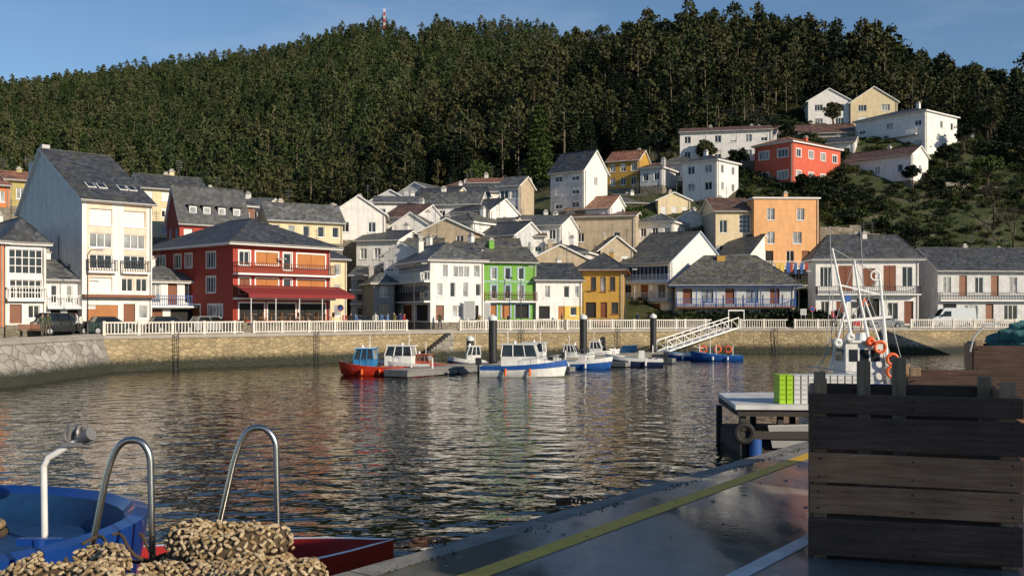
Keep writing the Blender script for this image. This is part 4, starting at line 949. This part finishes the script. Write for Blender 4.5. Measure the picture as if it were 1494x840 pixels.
for i in range(1300):
    s=U(-3,16)
    k=noise.noise(Vector((s*1.3,0,0)))
    if k<.0: continue
    o=.31+random.gauss(0,.03); p=ep(s,o,QZ+.0); a=U(0,6.28); h=U(.005,.022); mb.face([p,p+Vector((math.cos(a)*.015,math.sin(a)*.015,0)),p+Vector((U(-.02,.02),U(-.02,.02),h))],LF1)
for i in range(120):
    s=U(-2,14); p=ep(s,U(.05,2.6),QZ+.002); r=U(.005,.016)
    mb.box((p.x-r,p.y-r,p.z),(p.x+r,p.y+r*.6,p.z+r*.5),EDG)
mb.obj('weeds')
YEL=paint('yellow_line_paint',(.85,.50,.02),.45,.3,6,.2,False); WLN=paint('white_line_paint',(.75,.75,.72),.5,.35,6,.2,False)
def line(p,q,w_,mat,name):
    p=Vector(p);q=Vector(q);d=(q-p).normalized();n=Vector((-d.y,d.x,0))*w_/2; mb=MB(); mb.face([p-n,q-n,q+n,p+n],mat); mb.obj(name)
p=W(690,6.46,QZ+.004);q=W(1182,12.0,QZ+.004); dd=(q-p).normalized(); line(p-dd*6,q+dd*25,.17,YEL,'yellow_line')
p=W(1075,6.46,QZ+.004);q=W(1182,7.55,QZ+.004); dd=(q-p).normalized(); line(p-dd*.6,q+dd*6,.13,WLN,'white_line')
rm_=simple('rusty_iron',(.09,.045,.03),.8,.3)
for px,D in((612,7.40),(822,9.0)):
    mb=MB(); p=W(px,D,QZ)
    mb.box((p.x-.07,p.y-.04,QZ-.02),(p.x+.07,p.y+.04,QZ+.015),rm_); mb.torus((p.x,p.y,QZ+.02),.05,.013,rm_,'z')
    for k in range(6): mb.torus((p.x+.04+.03*k,p.y+U(-.03,.03),QZ+.015),.022,.008,rm_,random.choice('xyz'),10,6)
    mb.obj('mooring_ring')
e_=empty('unseen_shade_shed',(6.0,1.3,QZ)); mb=MB(); mb.box((0,0,0),(2.8,2.8,3.1),CEM); mb.box((-.002-.05,.8,.02),(-.002,2.0,2.3),BLUET); mb.box((.6,-.05,.02),(1.8,-.002,2.3),BLUET)  # added out-of-view shed, placed to throw shade on crates and quay
mb.slab([(-.2,-.2,3.22),(3.0,-.2,3.22),(3.0,3.0,3.45),(-.2,3.0,3.45)],.1,SLG); mb.obj('walls',parent=e_)
# ------------------------------------------------------------ wooden crates
def woodm(name,c0,c1,c2,ax=(1.2,14,14)):
    m,nt,b=newmat(name)
    co=coords(nt,ax); n1=noise_n(nt,co,2.2,8,.7); n2=noise_n(nt,coords(nt),1.6,4)
    c=ramp(nt,n1,[(.28,c0),(.5,c1),(.72,c2)]); c=mixc(nt,ramp(nt,n2,[(.35,.6),(.65,0)]),c,mul(c0,.7))
    nt.links.new(c,b.inputs['Base Color']); b.inputs['Roughness'].default_value=.62; bump(nt,b,n1,.8,.012); MC[name]=m; return m
WD=[woodm('dark_plank',(.05,.026,.016),(.11,.058,.036),(.19,.11,.07)),woodm('brown_plank',(.19,.085,.04),(.44,.22,.11),(.60,.35,.20)),woodm('grey_plank',(.12,.078,.05),(.26,.17,.11),(.38,.27,.18))]
POST=woodm('pale_post',(.20,.12,.065),(.42,.29,.17),(.56,.42,.27),(14,14,1.2))
NAIL=simple('nail_rust',(.05,.03,.02),.6,.5)
def crate(px,D,yaw,wd,dp,zs,zt_post,mats,z0=QZ+.0,name='wooden_crate',mid=()):
    e=empty(name,(WX(px,D),D,z0),math.radians(yaw)); mb=MB(); nl=MB()
    for (a,b_),k in zip(zs,mats):
        for (x0,y0,x1,y1) in((0,-.0,wd,.035),(0,dp-.035,wd,dp)):
            t=U(-.006,.006); dz1=U(-.01,.01)
            xa,xb=x0+U(-.01,.015),x1+U(-.01,.01); i=len(mb.v)
            mb.box((xa,y0+t,a),(xb,y1+t,b_),WD[k])
            for j in (1,2,5,6): v=mb.v[i+j]; mb.v[i+j]=(v[0],v[1],v[2]+dz1)
        for x in(.0,wd-.035): mb.box((x,.05,a),(x+.03,dp-.05,b_),WD[(k+1)%3])
        for x in(.07,wd-.07,wd*.5):
            for z in(a+.04,b_-.04): nl.cyl((x+U(-.01,.01),-.014,z),(x,.0,z),.006,.006,NAIL,6)
    for x in(.035,wd-.125):
        for y in(.045,dp-.125): mb.box((x,y,.0),(x+.09,y+.09,zt_post+U(-.03,.03)),POST)
    for x,zt in mid: mb.box((x,dp-.125,.0),(x+.1,dp-.04,zt),POST)
    for y in(.15,dp-.25): mb.box((-.0+.02,y,.0),(wd-.02,y+.1,.085),POST)
    for i in range(7): mb.box((.04+.0,.05+i*(dp-.12)/7,.09),(wd-.04,.03+(i+1)*(dp-.12)/7,.115),WD[2])
    mb.obj('boards',parent=e,bevel=.006); nl.obj('nails',parent=e)
kz=F/6.95
def zz(y): return CZ-(y-HY)/kz-QZ
crate(1179,6.95,-17,1.36,1.15,[(zz(808),zz(754)),(zz(747),zz(706)),(zz(702),zz(659)),(zz(654),zz(607)),(zz(602),zz(574))],zz(552),[0,1,1,0,0],mid=((.36,1.33),(.62,1.36)))
crate(1322,9.0,-17,1.6,1.2,[(.12,.38),(.40,.64),(.66,.90),(.92,1.14)],1.22,[0,0,1,0])
crate(1418,12.0,-20,1.7,1.2,[(.12,.40),(.42,.7),(.72,.98),(1.0,1.32)],1.36,[1,0,2,0])
NETM=paint('teal_net',(.05,.17,.17),.95,.6,18,1,False)
def heap(name,px,D,z,rx,ry,rz,mat,seed):
    mb=MB(); n,mm=48,20; V=[]
    for j in range(mm+1):
        for i in range(n):
            a=2*math.pi*i/n; e=math.pi/2*j/mm; d=Vector((math.cos(a)*math.cos(e),math.sin(a)*math.cos(e),math.sin(e)))
            k=1+.3*noise.noise(d*2.2+Vector((seed,0,0)))+.16*noise.noise(d*7+Vector((seed,0,0)))+.08*noise.noise(d*19); V.append((d.x*rx*k,d.y*ry*k,d.z*rz*k))
    for j in range(mm):
        for i in range(n): mb.face([V[j*n+i],V[j*n+(i+1)%n],V[(j+1)*n+(i+1)%n],V[(j+1)*n+i]],mat)
    return mb.obj(name,loc=(WX(px,D),D,z),smooth=True)
heap('fishing_net',1535,12.4,QZ+1.25,.75,.5,.36,NETM,3)
mb=MB(); mb.tube([(WX(1415,11.9),11.9,QZ+1.25),(WX(1420,11.9),11.9,QZ+1.42),(WX(1435,11.9),11.9,QZ+1.55),(WX(1460,11.9),11.9,QZ+1.6)],.012,GDK,6); mb.obj('net_hoop')
# ------------------------------------------------------------ ladder rails
ST=simple('stainless_tube',(.50,.48,.45),.27,1,0,.1)
for (xl,xr,xa,ya,D,yl,yr) in((134,220,195,641,5.3,800,900),(318,403,378,623,5.9,775,900)):
    X=lambda p:WX(p,D); Z=lambda y:WZ(y,D)
    pts=[Vector((X(xl)-.12,D+.02,Z(yl)-.75)),Vector((X(xl),D,Z(yl))),]
    top=Vector((X(xa),D,Z(ya))); 
    L1=Vector((X(xa)-.12,D,Z(ya)-.075)); R1=Vector((X(xr),D,Z(ya)-.13))
    def bez(a,b_,c,d,n=10): return [a*(1-t)**3+b_*3*t*(1-t)**2+c*3*t*t*(1-t)+d*t**3 for t in [i/n for i in range(n+1)]]
    P=[pts[0],pts[1],pts[1].lerp(L1,.5)]+bez(pts[1].lerp(L1,.75),L1+Vector((.02,0,.05)),top-Vector((.06,0,0)),top)+bez(top,top+Vector((.06,0,0)),R1+Vector((0,0,.06)),R1)[1:]+[Vector((X(xr)+.01,D,QZ+.4)),Vector((X(xr)+.015,D,QZ-.01))]
    mb=MB(); mb.tube(P,.018,ST,12); mb.cyl((X(xr)+.015,D,QZ-.02),(X(xr)+.015,D,QZ+.015),.05,.05,ST,12); mb.obj('ladder_handrail',smooth=True)
# ------------------------------------------------------------ rope heap
RPM=[paint('rope_cream',(.50,.39,.24),.9,.4,30,.4,False),paint('rope_tan',(.33,.23,.12),.9,.4,30,.4,False),paint('rope_dark',(.08,.055,.03),.95,.3,25,.4,False)]
bm=bmesh.new(); bmesh.ops.create_icosphere(bm,subdivisions=1,radius=1); IV=[v.co.copy() for v in bm.verts]; IF=[tuple(v.index for v in f.verts) for f in bm.faces]; bm.free()
def bead(mb,p,q,sx,sy,sz,mat):
    i=len(mb.v); m_=mb.mi(mat)
    for v in IV:
        k=1+U(-.2,.2); mb.v.append(tuple(p+q@Vector((v.x*sx*k,v.y*sy*k,v.z*sz*k))))
    for f in IF: mb.f.append(tuple(i+j for j in f)); mb.m.append(m_)
def knob(mb,pts,r):
    mb.tube(pts,r*.86,RPM[2],10)
    row=0
    for a,b_ in zip(pts,pts[1:]):
        d=b_-a; L=d.length; 
        if L<1e-4: continue
        d/=L; up=Vector((0,0,1)); s_=d.cross(up).normalized(); u=s_.cross(d)
        n=max(1,round(L/.027))
        for i in range(n):
            row+=1
            for k in range(15):
                t=2*math.pi*k/15+row*.12+U(-.08,.08)
                o=(s_*math.cos(t)+u*math.sin(t))
                if o.z<-.4: continue
                p=a+d*(L*(i+.5)/n+U(-.006,.006))+o*r*U(.88,1.08)
                q=(d*1.0+o*U(-.3,.5)+o.cross(d)*(.8 if (k+row)%2 else -.8)).to_track_quat('X','Z'); bead(mb,p,q,.021*U(.75,1.25),.0098*U(.8,1.2),.0098,RPM[0] if R()<.55 else RPM[1])
def loop(cx,cy,cz,rx,ry,a0,a1,n=26,wob=.03,tilt=0,seed=0):
    out=[]
    for i in range(n+1):
        a=a0+(a1-a0)*i/n; out.append(Vector((cx+math.cos(a)*rx+wob*math.sin(3*a+seed),cy+math.sin(a)*ry,cz+tilt*math.cos(a)+wob*.7*math.sin(2.3*a+seed))))
    return out
mb=MB()
for (px,D,z,rx,ry,tl,sd_) in((336,5.15,.52,.22,.16,.0,1),(336,5.15,.38,.27,.2,.0,2),(300,5.0,.22,.5,.25,0,7),
     (95,5.0,.40,.26,.18,.03,4),(90,5.0,.26,.34,.22,.0,8),(40,4.9,.12,.6,.26,0,9),
     (390,4.75,.44,.20,.16,.02,3),(230,4.7,.42,.34,.16,-.02,5),(300,4.75,.29,.62,.24,.02,6),(300,4.75,.12,.68,.28,0,10),(110,4.65,.33,.4,.2,.02,11),(110,4.6,.16,.6,.3,0,12)):
    knob(mb,loop(WX(px,D),D,QZ+z,rx,ry,U(0,3),U(0,3)+6.28,30,.025,tl,sd_),.08)
mb.obj('rope_heap')
mb=MB()
for k in range(3):
    mb.tube([Vector((WX(120+k*40,5.2)+i*.03,5.2+.05*math.sin(i*.8+k),QZ+.50+.05*math.sin(i*.5+k)-.006*i)) for i in range(16)],.009,RPM[2],6)
mb.obj('thin_rope')
# ------------------------------------------------------------ blue boat bow (near left)
BB=simple('boat_blue_paint',(.008,.05,.25),.3,0,.4,.35,2); BD=simple('boat_deck_blue',(.010,.06,.17),.55,0,0,.5,4)
e=empty('blue_fishing_boat',(-5.5,7.0,0)); mb=MB(); n=48; rings_=[(.80,.86,.0),(.90,.95,1.6),(.99,1.0,2.75),(1.0,1.0,2.97),(.965,.95,2.99),(.94,.92,2.93),(.93,.91,2.70)]
def el(i,k): a=2*math.pi*i/n; rx,ry,z=rings_[k]; x=math.cos(a); xx=2.85*rx*(abs(x)**.85)*(1 if x>0 else -1); return Vector((xx*(1 if x>0 else 2.2),1.9*ry*math.sin(a),z+.06*x))
for k in range(len(rings_)-1):
    for i in range(n): mb.face([el(i,k),el(i+1,k),el(i+1,k+1),el(i,k+1)],BB if k<5 else BD)
mb.face([el(i,6) for i in range(n)],BD)
mb.obj('hull',parent=e,smooth=True)
mb=MB(); 
px_=lambda p,y,D:Vector((WX(p,D),D,WZ(y,D)))-Vector((-5.5,7,0))
P=[px_(66,728,7.6),px_(64,680,7.6),px_(70,668,7.6),px_(100,650,7.6)]; P[0].z=2.6
mb.tube(P,.024,HW,10); a=P[-1]; gm=simple('grey_fixture',(.25,.24,.23),.5,.4)
mb.tube([P[-2]+Vector((0,0,.005)),a+Vector((.1,0,.06))],.02,HW,8)
for dx,dz,ax in((.02,.08,'y'),(.09,.1,'x'),(.15,.07,'y')):
    c=a+Vector((dx,0,dz)); mb.torus(c,.05,.014,gm,ax,14,6)
mb.box((a.x-.03,a.y-.05,a.z+.0),(a.x+.12,a.y+.05,a.z+.03),gm); mb.cyl(a+Vector((.1,-.02,.06)),a+Vector((.2,-.06,.1)),.035,.05,gm,12); mb.cyl(a+Vector((.0,.02,.05)),a+Vector((.02,.02,.15)),.03,.04,gm,10)
mb.cyl((2.35,-.35,2.68),(2.35,-.35,3.0),.05,.05,BB,10); mb.beam((2.2,-.35,2.98),(2.5,-.35,2.98),.05,.05,BB)
mb.tube([(2.35,-.35,2.9),(2.6,-.6,3.02),(2.9,-1.0,2.7),(3.25,-1.6,2.75)],.018,RPM[2],6)
mb.torus((1.2,.9,2.76),.25,.03,RPM[2]); mb.torus((1.22,.92,2.82),.2,.03,RPM[1]); mb.box((.2,.6,2.705),(.7,1.0,2.95),BD)
mb.obj('fittings',parent=e)
boat('red_skiff',335,11.3,4,3.7,1.6,1.72,HR,HR,simple('red_deck',(.35,.02,.02),.5),None,extra=None,rise=.2,rails=False)
# ------------------------------------------------------------ work barge with fish boxes
e=empty('mussel_barge',W(1058,33.5,0)); mb=MB(); zt=1.62; LB=9
WB=paint('barge_white',(.7,.7,.68),.6,.3,1,0); DKT=paint('barge_timber',(.045,.04,.035),.8,.3,2,.3,False)
mb.slab([(-.1,-2,zt),(LB,-2.6,zt),(LB,4,zt),(.4,3,zt)],.14,WB); mb.slab([(0,-1.9,zt-.142),(LB,-2.5,zt-.142),(LB,4,zt-.142),(.4,3,zt-.142)],.22,DKT)
for x in(.1,1.3,2.7,4.2,5.8,7.4):
    mb.box((x,-1.8,-.5),(x+.18,-1.6,zt-.36),DKT); mb.box((x,1.8,-.5),(x+.18,2,zt-.36),DKT); 
mb.box((-.1,-2.05,.55),(LB,-1.85,.8),DKT); mb.box((.2,-1.7,-.4),(LB,2.5,.55),DKT)
mb.cyl((.55,-1.9,.02),(.55,-1.9,.55),.2,.2,BLUET,14)
for x in(.15,3.4): mb.torus((x,-2.1,.75),.26,.1,TYRE,'y')
mb.slab([(.9,-2.1,1.0),(2.9,-2.1,1.05),(2.8,-1.88,.35),(1.1,-1.88,.3)],.05,GDK)
mb.obj('deck',parent=e)
bx=MB(); LIME=simple('lime_plastic',(.35,.60,.02),.45); PW=simple('grey_plastic',(.58,.59,.58),.45)
x=1.4
for i in range(13):
    m_=LIME if i<2 else PW
    for j in range(6):
        bx.box((x,-1.6,zt+.01+j*.155),(x+.19,-.9,zt+.13+j*.155),m_); bx.box((x-.008,-1.62,zt+.13+j*.155),(x+.198,-.88,zt+.155+j*.155),m_)
    x+=.235
bx.obj('fish_boxes',parent=e)
# ------------------------------------------------------------ rigged fishing boat
def rig(d,L,B,z):
    ST2=TRIM
    def P(px,y,D=46): return Vector((-(WX(px,D)-WX(1262,46)),-(D-46),WZ(y,D)))
    d.tube([P(1297,560),P(1290,480),P(1283,402)],[.10,.09,.06],ST2,8)
    d.tube([P(1244,500),P(1228,430),P(1214,362)],[.08,.07,.045],ST2,6)
    d.tube([P(1268,500),P(1255,440),P(1246,380)],[.08,.065,.045],ST2,6)
    d.beam(P(1230,468),P(1300,462),.12,.12,ST2); d.beam(P(1222,415),P(1285,430),.08,.08,ST2); d.torus(P(1277,402),.22,.04,ST2,'y')
    d.cyl(P(1305,560),P(1262,440),.05,.05,ST2,6); d.cyl(P(1210,540),P(1236,440),.05,.05,ST2,6)
    for a,b_ in(((1283,402),(1190,540)),((1283,402),(1320,545)),((1214,362),(1205,520)),((1246,380),(1300,520)),((1255,330),(1262,470)),((1210,330),(1216,470)),((1214,362),(1283,402)),((1283,402),(1235,500)),((1246,380),(1200,530))):
        d.cyl(P(*a),P(*b_),.022,.022,GDK,4)
    h=2.1
    d.box((-.5,-.9,z),(1.2,.9,z+h),HW); d.box((-.65,-1,z+h),(1.35,1,z+h+.1),HW)
    for x in(-.35,.15,.65): d.box((x,.902,z+h-.85),(x+.4,.92,z+h-.3),GLASS)
    d.box((1.202,-.6,z+h-.85),(1.22,.6,z+h-.3),GLASS); d.box((-.52,-.6,z+h-.85),(-.502,.6,z+h-.3),GLASS)
    d.cyl((.3,.3,z+h+.1),(.3,.3,z+h+.45),.25,.2,HW,12); d.box((-2.1,-.7,z),(-1.2,.6,z+.9),GDK); d.cyl((-1.5,.2,z+.9),(-1.5,.9,z+1.2),.22,.22,DARKM,12)
    for px,y in((1284,506),(1302,524),(1302,542)):
        q=P(px,y,44.7); d.torus(q,.24,.07,OR_,'y')
    for px,y in((1240,492),(1270,498),(1222,500)): 
        q=P(px,y,44.9); d.torus(q,.12,.11,OR_ if px>1250 else HW,'y',12,8)
    fl=simple('buoy_flag',(.5,.03,.03),.8); 
    for i in range(7):
        a=P(1214+i*8,512); b_=a+Vector((U(-.3,.3),0,U(1.4,2.6))); d.cyl(a,b_,.018,.018,DARKM,5); d.box(tuple(b_-Vector((.3,.01,.3))),tuple(b_),[fl,DARKM,BLUET,fl,DARKM,OR_,DARKM][i])
boat('rigged_fishing_boat',1262,46,180,6.5,2.6,1.3,HW,HB,GDK,None,extra=rig)
print('objects',len(bpy.data.objects))
